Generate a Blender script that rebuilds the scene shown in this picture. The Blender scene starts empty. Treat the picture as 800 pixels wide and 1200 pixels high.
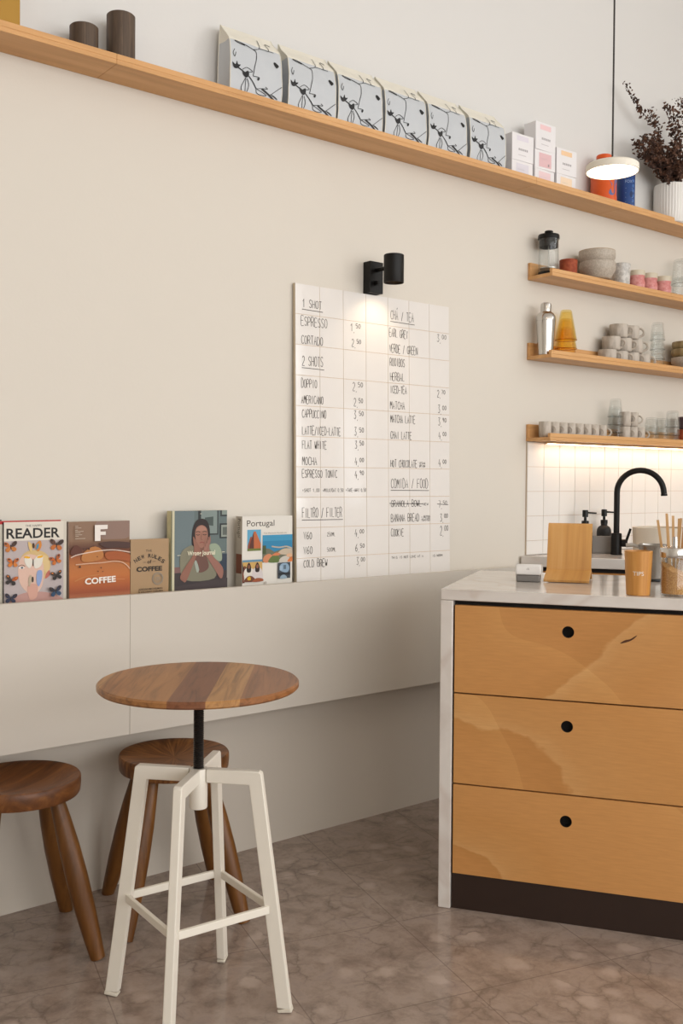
import bpy, bmesh, math, random
from mathutils import Vector, Matrix, noise as mnoise
random.seed(7)
SC = bpy.context.scene
COL = SC.collection
PI = math.pi

# ------------------------------------------------------------------ camera
cam_data = bpy.data.cameras.new('camera'); cam = bpy.data.objects.new('camera', cam_data); COL.objects.link(cam)
cam_data.sensor_fit = 'VERTICAL'; cam_data.sensor_height = 36.0; cam_data.sensor_width = 24.0
cam_data.lens = 1164.3 * 36 / 1200
cam_data.shift_y = -(600 - 584.02) / 1200
YAW, PITCH, ROLL = 0.8995, math.radians(-1.1727), 0.00764
fw = Vector((math.cos(YAW) * math.cos(PITCH), math.sin(YAW) * math.cos(PITCH), math.sin(PITCH)))
rt = Vector((math.sin(YAW), -math.cos(YAW), 0)); up = rt.cross(fw)
r2 = rt * math.cos(ROLL) + up * math.sin(ROLL); u2 = -rt * math.sin(ROLL) + up * math.cos(ROLL)
m = Matrix((r2, u2, -fw)).transposed().to_4x4(); m.translation = Vector((0, -2.7921, 1.2537))
cam.matrix_world = m
cam_data.clip_start = 0.05
SC.camera = cam
SC.cycles.transparent_max_bounces = 32

# ------------------------------------------------------------------ world, daylight, exposure
SC.view_settings.view_transform = 'Standard'; SC.view_settings.look = 'None'
SC.view_settings.exposure = 0.0; SC.view_settings.gamma = 1.0
SC.view_settings.use_curve_mapping = False
world = bpy.data.worlds.new('street_daylight'); SC.world = world; world.use_nodes = True
bg = world.node_tree.nodes['Background']; bg.inputs['Color'].default_value = (1.0, 0.97, 0.93, 1); bg.inputs['Strength'].default_value = 0.6

def area_light(name, loc, target, sx, sy, power, color):
    d = bpy.data.lights.new(name, 'AREA'); d.shape = 'RECTANGLE'; d.size = sx; d.size_y = sy; d.energy = power; d.color = color
    o = bpy.data.objects.new(name, d); COL.objects.link(o); o.location = loc
    o.rotation_euler = (Vector(target) - Vector(loc)).to_track_quat('-Z', 'Y').to_euler()
    return o
DAY = (0.965, 0.985, 1.0)
# daylight standing in the unseen window openings: right-hand wall (corner window, added clerestory, narrow sidelight) and added shop front
area_light('corner_window_daylight', (5.7, -5.9, 2.2), (4.7, -5.9, 2.1), 1.9, 2.3, 108, DAY)
area_light('added_clerestory_light', (5.7, -3.4, 3.3), (4.7, -3.4, 3.05), 2.5, 0.75, 20, DAY)  # unseen high opening, added to brighten the upper wall
area_light('sidelight_daylight', (5.7, -4.2, 1.62), (4.7, -4.2, 1.62), 0.36, 0.95, 3.2, DAY)
area_light('added_front_light', (1.7, -7.05, 2.1), (1.7, -6.0, 2.05), 7.2, 2.6, 236, DAY)  # unseen front glazing, added and widened as front-left fill light

# ------------------------------------------------------------------ helpers: colour and materials
def lin(c):
    if isinstance(c, str):
        c = c.lstrip('#'); c = [int(c[i:i + 2], 16) for i in (0, 2, 4)]
    f = lambda v: v / 12.92 if v <= 0.04045 else ((v + 0.055) / 1.055) ** 2.4
    return tuple(f(v / 255.0) for v in c[:3]) + (1.0,)

_mats = {}
def mat(name, color='808080', rough=0.5, metal=0.0, emit=None, strength=0.0, trans=0.0, ior=1.45, coat=0.0, spec=0.5):
    if name in _mats: return _mats[name]
    M = bpy.data.materials.new(name); M.use_nodes = True
    b = M.node_tree.nodes['Principled BSDF']
    b.inputs['Base Color'].default_value = lin(color); b.inputs['Roughness'].default_value = rough
    b.inputs['Metallic'].default_value = metal; b.inputs['IOR'].default_value = ior
    b.inputs['Transmission Weight'].default_value = trans; b.inputs['Coat Weight'].default_value = coat
    b.inputs['Specular IOR Level'].default_value = spec
    if emit: b.inputs['Emission Color'].default_value = lin(emit); b.inputs['Emission Strength'].default_value = strength
    _mats[name] = M
    return M
def flat(hexc, rough=0.6): return mat('print_' + hexc, hexc, rough)

class NT:
    def __init__(s, M): s.t = M.node_tree; s.b = s.t.nodes['Principled BSDF']
    def n(s, typ, **kw):
        nd = s.t.nodes.new(typ)
        for k, v in kw.items():
            if k.startswith('_'): setattr(nd, k[1:], v)
            else:
                key = int(k[1:]) if k[0] == 'i' and k[1:].isdigit() else k.replace('__', ' ')
                nd.inputs[key].default_value = v
        return nd
    def l(s, a, ao, b, bi): s.t.links.new(a.outputs[ao], b.inputs[bi])
    def ramp(s, stops, interp='LINEAR'):
        r = s.t.nodes.new('ShaderNodeValToRGB'); r.color_ramp.interpolation = interp
        e = r.color_ramp.elements
        while len(e) < len(stops): e.new(0.5)
        for el, (p, c) in zip(e, stops): el.position = p; el.color = lin(c)
        return r
    def coords(s, scale=(1, 1, 1), rot=(0, 0, 0), loc=(0, 0, 0)):
        tc = s.n('ShaderNodeTexCoord'); mp = s.n('ShaderNodeMapping')
        mp.inputs['Scale'].default_value = scale; mp.inputs['Rotation'].default_value = rot; mp.inputs['Location'].default_value = loc
        s.l(tc, 'Object', mp, 'Vector'); return mp
    def bump(s, src, out, strength, dist=0.002):
        bp = s.n('ShaderNodeBump', Strength=strength, Distance=dist); s.l(src, out, bp, 'Height'); s.l(bp, 'Normal', s.b, 'Normal')

def wood(name, stops, scale, rough=0.5, det=6.0, dist=1.2, rot=(0, 0, 0), loc=(0, 0, 0), bump=0.05, nscale=1.0):
    if name in _mats: return _mats[name]
    M = mat(name, 'a07040', rough); t = NT(M)
    mp = t.coords(scale, rot, loc)
    nz = t.n('ShaderNodeTexNoise', Scale=nscale, Detail=det, Roughness=0.6, Distortion=dist); t.l(mp, 'Vector', nz, 'Vector')
    r = t.ramp(stops); t.l(nz, 'Fac', r, 'Fac'); t.l(r, 'Color', t.b, 'Base Color')
    if bump: t.bump(nz, 'Fac', bump)
    return M

def speckle(name, c1, c2, scale, rough=0.5, lo=0.42, hi=0.6, bump=0.0, stretch=(1, 1, 1), det=4.0):
    if name in _mats: return _mats[name]
    M = mat(name, c1, rough); t = NT(M); mp = t.coords(stretch)
    nz = t.n('ShaderNodeTexNoise', Scale=scale, Detail=det, Roughness=0.6); t.l(mp, 'Vector', nz, 'Vector')
    r = t.ramp([(lo, c1), (hi, c2)]); t.l(nz, 'Fac', r, 'Fac'); t.l(r, 'Color', t.b, 'Base Color')
    if bump: t.bump(nz, 'Fac', bump, 0.004)
    return M

def glass(name, color='ffffff', rough=0.02, refl=1.0):
    """thin-walled glass: tinted straight-through light plus Fresnel reflection"""
    if name in _mats: return _mats[name]
    M = bpy.data.materials.new(name); M.use_nodes = True; t = M.node_tree; t.nodes.clear()
    out = t.nodes.new('ShaderNodeOutputMaterial'); mx = t.nodes.new('ShaderNodeMixShader')
    tr = t.nodes.new('ShaderNodeBsdfTransparent'); tr.inputs['Color'].default_value = lin(color)
    gl = t.nodes.new('ShaderNodeBsdfGlossy'); gl.inputs['Roughness'].default_value = rough
    lw = t.nodes.new('ShaderNodeLayerWeight'); lw.inputs['Blend'].default_value = 0.5
    pw = t.nodes.new('ShaderNodeMath'); pw.operation = 'POWER'; pw.inputs[1].default_value = 3.5
    ma = t.nodes.new('ShaderNodeMath'); ma.operation = 'MULTIPLY_ADD'; ma.inputs[1].default_value = 0.6; ma.inputs[2].default_value = 0.03
    L = t.links.new; L(lw.outputs['Facing'], pw.inputs[0]); L(pw.outputs[0], ma.inputs[0])
    L(ma.outputs[0], mx.inputs[0]); L(tr.outputs[0], mx.inputs[1]); L(gl.outputs[0], mx.inputs[2]); L(mx.outputs[0], out.inputs['Surface'])
    _mats[name] = M
    return M

# ------------------------------------------------------------------ helpers: mesh building
class MB:
    def __init__(s): s.v = []; s.f = []; s.m = []
    def add(s, vs, fs, mi=0):
        o = len(s.v); s.v += [tuple(p) for p in vs]
        for f in fs: s.f.append([i + o for i in f]); s.m.append(mi)
        return s
    def box(s, x0, x1, y0, y1, z0, z1, mi=0, M=None):
        vs = [Vector((x, y, z)) for z in (z0, z1) for y in (y0, y1) for x in (x0, x1)]
        if M: vs = [M @ v for v in vs]
        return s.add(vs, [(0, 2, 3, 1), (4, 5, 7, 6), (0, 1, 5, 4), (2, 6, 7, 3), (0, 4, 6, 2), (1, 3, 7, 5)], mi)
    def prism(s, poly, z0, z1, mi=0, M=None):
        n = len(poly); vs = [Vector((x, y, z0)) for x, y in poly] + [Vector((x, y, z1)) for x, y in poly]
        if M: vs = [M @ v for v in vs]
        fs = [tuple(range(n))[::-1], tuple(range(n, 2 * n))] + [(i, (i + 1) % n, n + (i + 1) % n, n + i) for i in range(n)]
        return s.add(vs, fs, mi)
    def lathe(s, prof, n=40, mats=None, mi=0, c=(0, 0, 0), flute=None, M=None):
        """prof: list of (radius, z); radius 0 closes."""
        vs = []; rows = []
        for r, z in prof:
            if r <= 1e-6:
                rows.append([len(vs)]); vs.append(Vector((c[0], c[1], c[2] + z)))
            else:
                row = []
                for i in range(n):
                    a = 2 * PI * i / n; rr = r * (1 + flute(a, z)) if flute else r
                    row.append(len(vs)); vs.append(Vector((c[0] + rr * math.cos(a), c[1] + rr * math.sin(a), c[2] + z)))
                rows.append(row)
        if M: vs = [M @ v for v in vs]
        o = len(s.v); s.v += [tuple(v) for v in vs]
        for k in range(len(rows) - 1):
            a, b = rows[k], rows[k + 1]; mm = mats[k] if mats else mi
            for i in range(n):
                j = (i + 1) % n
                if len(a) == 1 and len(b) == 1: continue
                if len(a) == 1: f = [a[0], b[j], b[i]]
                elif len(b) == 1: f = [a[i], a[j], b[0]]
                else: f = [a[i], a[j], b[j], b[i]]
                s.f.append([q + o for q in f]); s.m.append(mm)
        return s
    def tube(s, pts, rad, n=12, mi=0, caps=True):
        pts = [Vector(p) for p in pts]; k = len(pts)
        rads = rad if isinstance(rad, (list, tuple)) else [rad] * k
        t0 = (pts[1] - pts[0]).normalized()
        ref = Vector((0, 0, 1)) if abs(t0.z) < 0.9 else Vector((1, 0, 0))
        nrm = t0.cross(ref).normalized(); vs = []
        for i, p in enumerate(pts):
            t = (pts[min(i + 1, k - 1)] - pts[max(i - 1, 0)]).normalized()
            nrm = (nrm - t * nrm.dot(t)).normalized(); bn = t.cross(nrm)
            for j in range(n):
                a = 2 * PI * j / n; vs.append(p + (nrm * math.cos(a) + bn * math.sin(a)) * rads[i])
        fs = [(i * n + j, i * n + (j + 1) % n, (i + 1) * n + (j + 1) % n, (i + 1) * n + j) for i in range(k - 1) for j in range(n)]
        if caps: fs += [tuple(range(n))[::-1], tuple(range((k - 1) * n, k * n))]
        return s.add(vs, fs, mi)
    def bar(s, a, b, w, h, side=None, mi=0):
        """rectangular bar from a to b; w across `side`, h along the other cross direction"""
        a = Vector(a); b = Vector(b); t = (b - a).normalized()
        sd = Vector(side) if side is not None else Vector((0, 0, 1))
        sd = (sd - t * sd.dot(t)).normalized(); o = t.cross(sd)
        vs = [p + sd * (i * w / 2) + o * (j * h / 2) for p in (a, b) for i, j in ((-1, -1), (1, -1), (1, 1), (-1, 1))]
        return s.add(vs, [(0, 3, 2, 1), (4, 5, 6, 7), (0, 1, 5, 4), (1, 2, 6, 5), (2, 3, 7, 6), (3, 0, 4, 7)], mi)
    def sheet(s, path, width, thick, mi=0, M=None):
        """bent board: path of (d, z) in the local xz... extruded along local x by width, thickness below the path"""
        k = len(path); P = [Vector((0, d, z)) for d, z in path]; off = []
        for i in range(k):
            t = (P[min(i + 1, k - 1)] - P[max(i - 1, 0)]).normalized(); off.append(Vector((0, t.z, -t.y)))
        vs = []
        for i in range(k):
            for x in (-width / 2, width / 2):
                vs.append(P[i] + Vector((x, 0, 0)))
            for x in (-width / 2, width / 2):
                vs.append(P[i] + off[i] * thick + Vector((x, 0, 0)))
        if M: vs = [M @ v for v in vs]
        fs = [(0, 1, 3, 2), tuple(4 * (k - 1) + q for q in (0, 2, 3, 1))]
        for i in range(k - 1):
            a, b = 4 * i, 4 * (i + 1)
            fs += [(a, b, b + 1, a + 1), (a + 2, a + 3, b + 3, b + 2), (a, a + 2, b + 2, b), (a + 1, b + 1, b + 3, a + 3)]
        return s.add(vs, fs, mi)
    def build(s, name, mats, parent=None, loc=None, rotz=0.0, smooth=True, bevel=0.0, seg=2, angle=35, normals=True):
        me = bpy.data.meshes.new(name); me.from_pydata(s.v, [], s.f)
        mats = mats if isinstance(mats, (list, tuple)) else [mats]
        for q in mats: me.materials.append(q)
        me.polygons.foreach_set('material_index', s.m)
        if normals:
            bm = bmesh.new(); bm.from_mesh(me); bmesh.ops.recalc_face_normals(bm, faces=bm.faces); bm.to_mesh(me); bm.free()
        if smooth:
            me.polygons.foreach_set('use_smooth', [True] * len(me.polygons)); me.set_sharp_from_angle(angle=math.radians(angle))
        me.update()
        o = bpy.data.objects.new(name, me); COL.objects.link(o)
        if parent: o.parent = parent
        if loc is not None: o.location = loc
        o.rotation_euler.z = rotz
        if bevel:
            b = o.modifiers.new('bevel', 'BEVEL'); b.width = bevel; b.segments = seg; b.limit_method = 'ANGLE'; b.angle_limit = math.radians(40)
        return o

def tag(o, label, cat, group=None):
    o['label'] = label; o['category'] = cat
    if group: o['group'] = group
    return o
def thing(name, label, cat, loc=(0, 0, 0), rotz=0.0, group=None):
    o = bpy.data.objects.new(name, None); COL.objects.link(o); o.location = loc; o.rotation_euler = (0, 0, rotz)
    o.empty_display_size = 0.05
    return tag(o, label, cat, group)
def struct(o, label=None):
    o['kind'] = 'structure'
    if label: o['label'] = label
    return o
def dup(o, loc, rotz=None, label=None, parent=None):
    c = o.copy(); COL.objects.link(c)
    if parent is not None: c.parent = parent
    else:
        c.location = loc
        if rotz is not None: c.rotation_euler.z = rotz
        if label: c['label'] = label
    for ch in list(KIDS.get(o.name, [])): dup(ch, None, parent=c)
    return c
KIDS = {}
def kids(*roots):
    for r in roots:
        KIDS[r.name] = [q for q in bpy.data.objects if q.parent == r]
        for q in KIDS[r.name]: kids(q)

# ------------------------------------------------------------------ helpers: lettering and printed art
_fonts = {}
def text2d(body, size, bold=0.0, spacing=1.0):
    """flat triangles of a line of built-in-font text, baseline left at 0,0"""
    cu = bpy.data.curves.new('lettering', 'FONT'); cu.body = body; cu.size = size; cu.offset = bold * size; cu.space_character = spacing
    cu.resolution_u = 3; cu.fill_mode = 'FRONT'
    ob = bpy.data.objects.new('lettering', cu); COL.objects.link(ob)
    dg = bpy.context.evaluated_depsgraph_get(); me = bpy.data.meshes.new_from_object(ob.evaluated_get(dg))
    vs = [(v.co.x, v.co.y) for v in me.vertices]; fs = [tuple(p.vertices) for p in me.polygons]
    bpy.data.objects.remove(ob); bpy.data.curves.remove(cu); bpy.data.meshes.remove(me)
    return vs, fs
G = {  # single-stroke capitals in a unit box
 'A': ['0,0 .5,1 1,0', '.2,.38 .8,.38'], 'B': ['0,0 0,1 .7,1 .9,.78 .7,.54 0,.52', '.7,.54 1,.28 .75,0 0,0'], 'C': ['1,.86 .65,1 .25,.9 0,.5 .2,.1 .6,0 1,.14'],
 'D': ['0,0 0,1 .55,1 1,.6 .9,.2 .5,0 0,0'], 'E': ['1,1 0,1 0,0 1,0', '0,.52 .8,.52'], 'F': ['1,1 0,1 0,0', '0,.52 .8,.52'], 'G': ['1,.85 .6,1 .2,.88 0,.5 .2,.1 .6,0 1,.15 1,.45 .6,.45'],
 'H': ['0,0 0,1', '1,0 1,1', '0,.5 1,.5'], 'I': ['.5,0 .5,1'], 'J': ['1,1 1,.2 .6,0 .1,.2'], 'K': ['0,0 0,1', '1,1 0,.45 1,0'], 'L': ['0,1 0,0 1,0'],
 'M': ['0,0 .1,1 .5,.4 .9,1 1,0'], 'N': ['0,0 0,1 1,0 1,1'], 'O': ['.5,1 .12,.85 0,.5 .15,.12 .5,0 .85,.12 1,.5 .88,.85 .5,1'], 'P': ['0,0 0,1 .7,1 1,.76 .7,.5 0,.48'],
 'Q': ['.5,1 0,.5 .5,0 1,.5 .5,1', '.6,.3 1,0'], 'R': ['0,0 0,1 .7,1 .95,.76 .7,.52 0,.5', '.5,.5 1,0'], 'S': ['.95,.86 .55,1 .1,.82 .25,.58 .8,.42 .95,.18 .5,0 .03,.14'],
 'T': ['0,1 1,1', '.5,1 .5,0'], 'U': ['0,1 0,.2 .5,0 1,.2 1,1'], 'V': ['0,1 .5,0 1,1'], 'W': ['0,1 .25,0 .5,.6 .75,0 1,1'], 'X': ['0,0 1,1', '0,1 1,0'], 'Y': ['0,1 .5,.5 1,1', '.5,.5 .5,0'],
 'Z': ['0,1 1,1 0,0 1,0'], '/': ['.1,-.05 .9,1.05'], '-': ['.1,.45 .9,.45'], '+': ['.1,.45 .9,.45', '.5,.15 .5,.75'], ',': ['.5,.1 .3,-.15'],
 '0': ['.5,1 .05,.7 .1,.2 .5,0 .95,.3 .9,.8 .5,1'], '1': ['.1,.7 .55,1 .55,0'], '2': ['.05,.8 .45,1 .9,.8 .75,.5 0,0 1,0'], '3': ['.05,.95 .9,1 .4,.6 .9,.35 .6,0 0,.1'],
 '4': ['.5,1 0,.35 1,.35', '.75,.6 .7,0'], '5': ['.9,1 .1,1 .1,.55 .7,.6 .95,.3 .6,0 .05,.08'], '6': ['.8,1 .2,.6 .05,.2 .5,0 .95,.25 .6,.5 .15,.35'], '7': ['0,1 1,1 .4,0'],
 '8': ['.5,.52 .1,.76 .5,1 .9,.76 .5,.52 .05,.25 .5,0 .95,.25 .5,.52'], '9': ['.9,.75 .5,.5 .1,.75 .5,1 .9,.75 .8,0'],
}
G['Á'] = G['A'] + ['.45,1.12 .7,1.32']
def glyph(ch): return [[tuple(float(q) for q in p.split(',')) for p in st.split()] for st in G.get(ch, [])]
def ribbon(pts, w, close=False):
    """flat ribbon polygons (quads) along a 2d polyline"""
    vs, fs = [], []
    if close: pts = list(pts) + [pts[0]]
    n = len(pts)
    ww = w if isinstance(w, (list, tuple)) else [w] * n
    for i in range(n):
        a = pts[max(i - 1, 0)]; b = pts[min(i + 1, n - 1)]
        d = math.hypot(b[0] - a[0], b[1] - a[1]) or 1e-9
        nx, ny = -(b[1] - a[1]) / d, (b[0] - a[0]) / d
        vs += [(pts[i][0] + nx * ww[i] / 2, pts[i][1] + ny * ww[i] / 2), (pts[i][0] - nx * ww[i] / 2, pts[i][1] - ny * ww[i] / 2)]
    fs = [(2 * i, 2 * i + 1, 2 * i + 3, 2 * i + 2) for i in range(n - 1)]
    return vs, fs
def spline(pts, k=5, close=False):
    """Catmull-Rom through 2d or 3d points"""
    P = [Vector(p) for p in pts]; n = len(P); out = []
    rng = range(n if close else n - 1)
    for i in rng:
        g = (lambda q: P[q % n]) if close else (lambda q: P[min(max(q, 0), n - 1)])
        p0, p1, p2, p3 = g(i - 1), g(i), g(i + 1), g(i + 2)
        for j in range(k):
            t = j / k
            out.append(tuple(0.5 * (2 * p1 + (p2 - p0) * t + (2 * p0 - 5 * p1 + 4 * p2 - p3) * t * t + (3 * p1 - p0 - 3 * p2 + p3) * t ** 3)))
    if not close: out.append(tuple(P[-1]))
    return out
def ell(cx, cy, rx, ry, n=20, rot=0.0):
    c, s = math.cos(rot), math.sin(rot)
    return [(cx + rx * math.cos(2 * PI * i / n) * c - ry * math.sin(2 * PI * i / n) * s, cy + rx * math.cos(2 * PI * i / n) * s + ry * math.sin(2 * PI * i / n) * c) for i in range(n)]
class Art:
    """printed artwork: flat shapes stacked a hair apart on one surface; f(x, y, lift) maps drawing to 3d"""
    def __init__(s, mb, f, step=0.00012): s.mb, s.f, s.step = mb, f, step; s.k = 1; s.mats = []
    def mi(s, hexc):
        if hexc not in s.mats: s.mats.append(hexc)
        return s.mats.index(hexc) + s.base
    base = 1
    def put(s, vs, fs, hexc):
        s.mb.add([s.f(x, y, s.k * s.step) for x, y in vs], fs, s.mi(hexc)); s.k += 1
    def poly(s, pts, hexc): s.put(pts, [tuple(range(len(pts)))], hexc)
    def blob(s, pts, hexc, k=4): s.poly([p[:2] for p in spline(pts, k, True)], hexc)
    def rect(s, x0, y0, x1, y1, hexc): s.poly([(x0, y0), (x1, y0), (x1, y1), (x0, y1)], hexc)
    def line(s, pts, w, hexc, smooth=True):
        if smooth and len(pts) > 2: pts = [p[:2] for p in spline(pts, 4)]
        s.put(*ribbon(pts, w), hexc)
    def text(s, body, x, y, size, hexc, bold=0.0, width=None, ysign=-1, spacing=1.0, rot=0.0):
        vs, fs = text2d(body, size, bold, spacing)
        if width: k = width / max(1e-6, max(v[0] for v in vs) - min(v[0] for v in vs)); x0 = min(v[0] for v in vs)
        else: k = 1; x0 = 0
        c, sn = math.cos(rot), math.sin(rot)
        q = [((v[0] - x0) * k, v[1] * ysign) for v in vs]
        s.put([(x + a * c - b * sn, y + a * sn + b * c) for a, b in q], fs, hexc)
    def materials(s): return [flat(h) for h in s.mats]
# ------------------------------------------------------------------ materials of the room
def wall_paint(name, color, bump=0.12):
    M = mat(name, color, 0.85); t = NT(M); mp = t.coords()
    nz = t.n('ShaderNodeTexNoise', Scale=90.0, Detail=3.0, Roughness=0.6); t.l(mp, 'Vector', nz, 'Vector'); t.bump(nz, 'Fac', bump, 0.002)
    return M
M_WALL = wall_paint('cream_wall_paint', 'dad3c8')
M_WALLW = wall_paint('upper_wall_cool_light_tone', 'dbd9d6')  # whiter above the shelf: less warm bounce light, put into the colour
M_WALLG = wall_paint('darker_lower_wall', 'cbc1b4')  # darker, greyer tone for the wall below the ledge
M_CEIL = wall_paint('white_ceiling_paint', 'efece6')
M_PANEL = wall_paint('matt_white_panel_paint', 'cbc3b8', 0.05)
M_OAK = wood('oak_veneer', [(0.25, 'bd8c57'), (0.5, 'd3a069'), (0.75, 'deb07a')], (1.2, 14, 22), 0.45)
M_OAKEND = wood('oak_end_grain', [(0.3, 'a06f3d'), (0.7, 'c08e58')], (14, 14, 40), 0.5)
M_BLACK = mat('matt_black_metal', '12100e', 0.45, 0.0, spec=0.3)
M_BLACKPL = mat('black_plastic', '0f0e0d', 0.35, spec=0.35)
M_CLEAREDGE = glass('clear_glass_rim', 'cfd3d3')
M_AMBEREDGE = glass('amber_glass_rim', 'b87a24')
M_STEEL = mat('polished_steel', 'c9c6c2', 0.16, 1.0)
M_STEELB = mat('brushed_steel', 'b4b0aa', 0.32, 1.0)
M_GLASS = glass('clear_glass', 'fbfcfc')
M_AMBER = glass('amber_glass', 'fdf4d2')
M_CREAMMETAL = mat('cream_powder_coated_steel', 'e4ddd0', 0.45)
M_WHITECER = mat('white_ceramic', 'e9e6e1', 0.4)

def marble_mat():
    M = mat('pale_veined_marble', 'd8d0c8', 0.13); t = NT(M); mp = t.coords()
    n1 = t.n('ShaderNodeTexNoise', Scale=2.6, Detail=8.0, Roughness=0.62, Distortion=1.5); t.l(mp, 'Vector', n1, 'Vector')
    base = t.ramp([(0.3, 'cdc4bc'), (0.5, 'd8d1ca'), (0.72, 'ded8d2')]); t.l(n1, 'Fac', base, 'Fac')
    n2 = t.n('ShaderNodeTexNoise', Scale=1.7, Detail=3.0, Roughness=0.5, Distortion=1.2); t.l(mp, 'Vector', n2, 'Vector')
    vein = t.ramp([(0.47, '000000'), (0.5, '909090'), (0.53, '000000')]); t.l(n2, 'Fac', vein, 'Fac')
    mx = t.n('ShaderNodeMix', _data_type='RGBA'); t.l(vein, 'Color', mx, 'Factor')
    t.l(base, 'Color', mx, 'A'); mx.inputs['B'].default_value = lin('b29a8c')
    t.l(mx, 'Result', t.b, 'Base Color'); return M
M_MARBLE = marble_mat()

def floor_mat():
    M = mat('brown_fossil_stone_tiles', '6d5b50', 0.34); t = NT(M); mp = t.coords()
    wn = t.n('ShaderNodeTexNoise', Scale=16.0, Detail=4.0, Roughness=0.6); t.l(mp, 'Vector', wn, 'Vector')
    wm = t.n('ShaderNodeVectorMath', _operation='MULTIPLY_ADD'); t.l(wn, 'Color', wm, 0); wm.inputs[1].default_value = (0.07, 0.07, 0.0); t.l(mp, 'Vector', wm, 2)
    n1 = t.n('ShaderNodeTexNoise', Scale=10.0, Detail=10.0, Roughness=0.7, Distortion=0.25); t.l(mp, 'Vector', n1, 'Vector')
    base = t.ramp([(0.34, '85746a'), (0.46, '97867a'), (0.56, 'a49387'), (0.68, '988880')]); t.l(n1, 'Fac', base, 'Fac')
    # dark seams between the fossil pieces
    v1 = t.n('ShaderNodeTexVoronoi', Scale=13.0, _feature='DISTANCE_TO_EDGE'); t.l(wm, 'Vector', v1, 'Vector')
    ed = t.ramp([(0.0, 'ffffff'), (0.04, 'a0a0a0'), (0.13, '000000')]); t.l(v1, 'Distance', ed, 'Fac')
    nm = t.n('ShaderNodeTexNoise', Scale=6.5, Detail=4.0); t.l(mp, 'Vector', nm, 'Vector')
    nr = t.ramp([(0.44, '000000'), (0.6, 'b0b0b0')]); t.l(nm, 'Fac', nr, 'Fac')
    em = t.n('ShaderNodeMath', _operation='MULTIPLY'); t.l(ed, 'Color', em, 0); t.l(nr, 'Color', em, 1)
    m1 = t.n('ShaderNodeMix', _data_type='RGBA'); t.l(em, 'Value', m1, 'Factor'); t.l(base, 'Color', m1, 'A'); m1.inputs['B'].default_value = lin('54463e')
    # pale fossil patches
    v2 = t.n('ShaderNodeTexVoronoi', Scale=13.0); t.l(wm, 'Vector', v2, 'Vector')
    pr_ = t.ramp([(0.2, 'e0e0e0'), (0.36, '8a8a8a'), (0.46, '000000')]); t.l(v2, 'Distance', pr_, 'Fac')
    sep = t.n('ShaderNodeSeparateColor'); t.l(v2, 'Color', sep, 'Color')
    gt = t.n('ShaderNodeMath', _operation='GREATER_THAN'); t.l(sep, 0, gt, 0); gt.inputs[1].default_value = 0.72
    pm = t.n('ShaderNodeMath', _operation='MULTIPLY'); t.l(pr_, 'Color', pm, 0); t.l(gt, 'Value', pm, 1)
    ps = t.n('ShaderNodeMath', _operation='MULTIPLY'); t.l(pm, 'Value', ps, 0); ps.inputs[1].default_value = 0.85
    m2 = t.n('ShaderNodeMix', _data_type='RGBA'); t.l(ps, 'Value', m2, 'Factor'); t.l(m1, 'Result', m2, 'A'); m2.inputs['B'].default_value = lin('bba99c')
    # joints of the 0.415 m tiles, laid at 15 degrees to the wall
    rot = t.coords((1, 1, 1), (0, 0, math.radians(15)), (0, 0, 0))
    sx = t.n('ShaderNodeSeparateXYZ'); t.l(rot, 'Vector', sx, 'Vector')
    prev = None
    for ax, off in (('X', 1.985), ('Y', 0.207)):
        sub = t.n('ShaderNodeMath', _operation='SUBTRACT'); t.l(sx, ax, sub, 0); sub.inputs[1].default_value = off - 40 * 0.415
        md = t.n('ShaderNodeMath', _operation='MODULO'); t.l(sub, 'Value', md, 0); md.inputs[1].default_value = 0.415
        lt = t.n('ShaderNodeMath', _operation='LESS_THAN'); t.l(md, 'Value', lt, 0); lt.inputs[1].default_value = 0.0028
        if prev is None: prev = lt
        else:
            mxx = t.n('ShaderNodeMath', _operation='MAXIMUM'); t.l(prev, 'Value', mxx, 0); t.l(lt, 'Value', mxx, 1); prev = mxx
    m3 = t.n('ShaderNodeMix', _data_type='RGBA'); jf = t.n('ShaderNodeMath', _operation='MULTIPLY'); t.l(prev, 'Value', jf, 0); jf.inputs[1].default_value = .6; t.l(jf, 'Value', m3, 'Factor'); t.l(m2, 'Result', m3, 'A'); m3.inputs['B'].default_value = lin('6b5c54')
    t.l(m3, 'Result', t.b, 'Base Color')
    rr = t.ramp([(0.3, '505050'), (0.7, '6c6c6c')]); t.l(n1, 'Fac', rr, 'Fac'); t.l(rr, 'Color', t.b, 'Roughness')
    return M
M_FLOOR = floor_mat()

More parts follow.
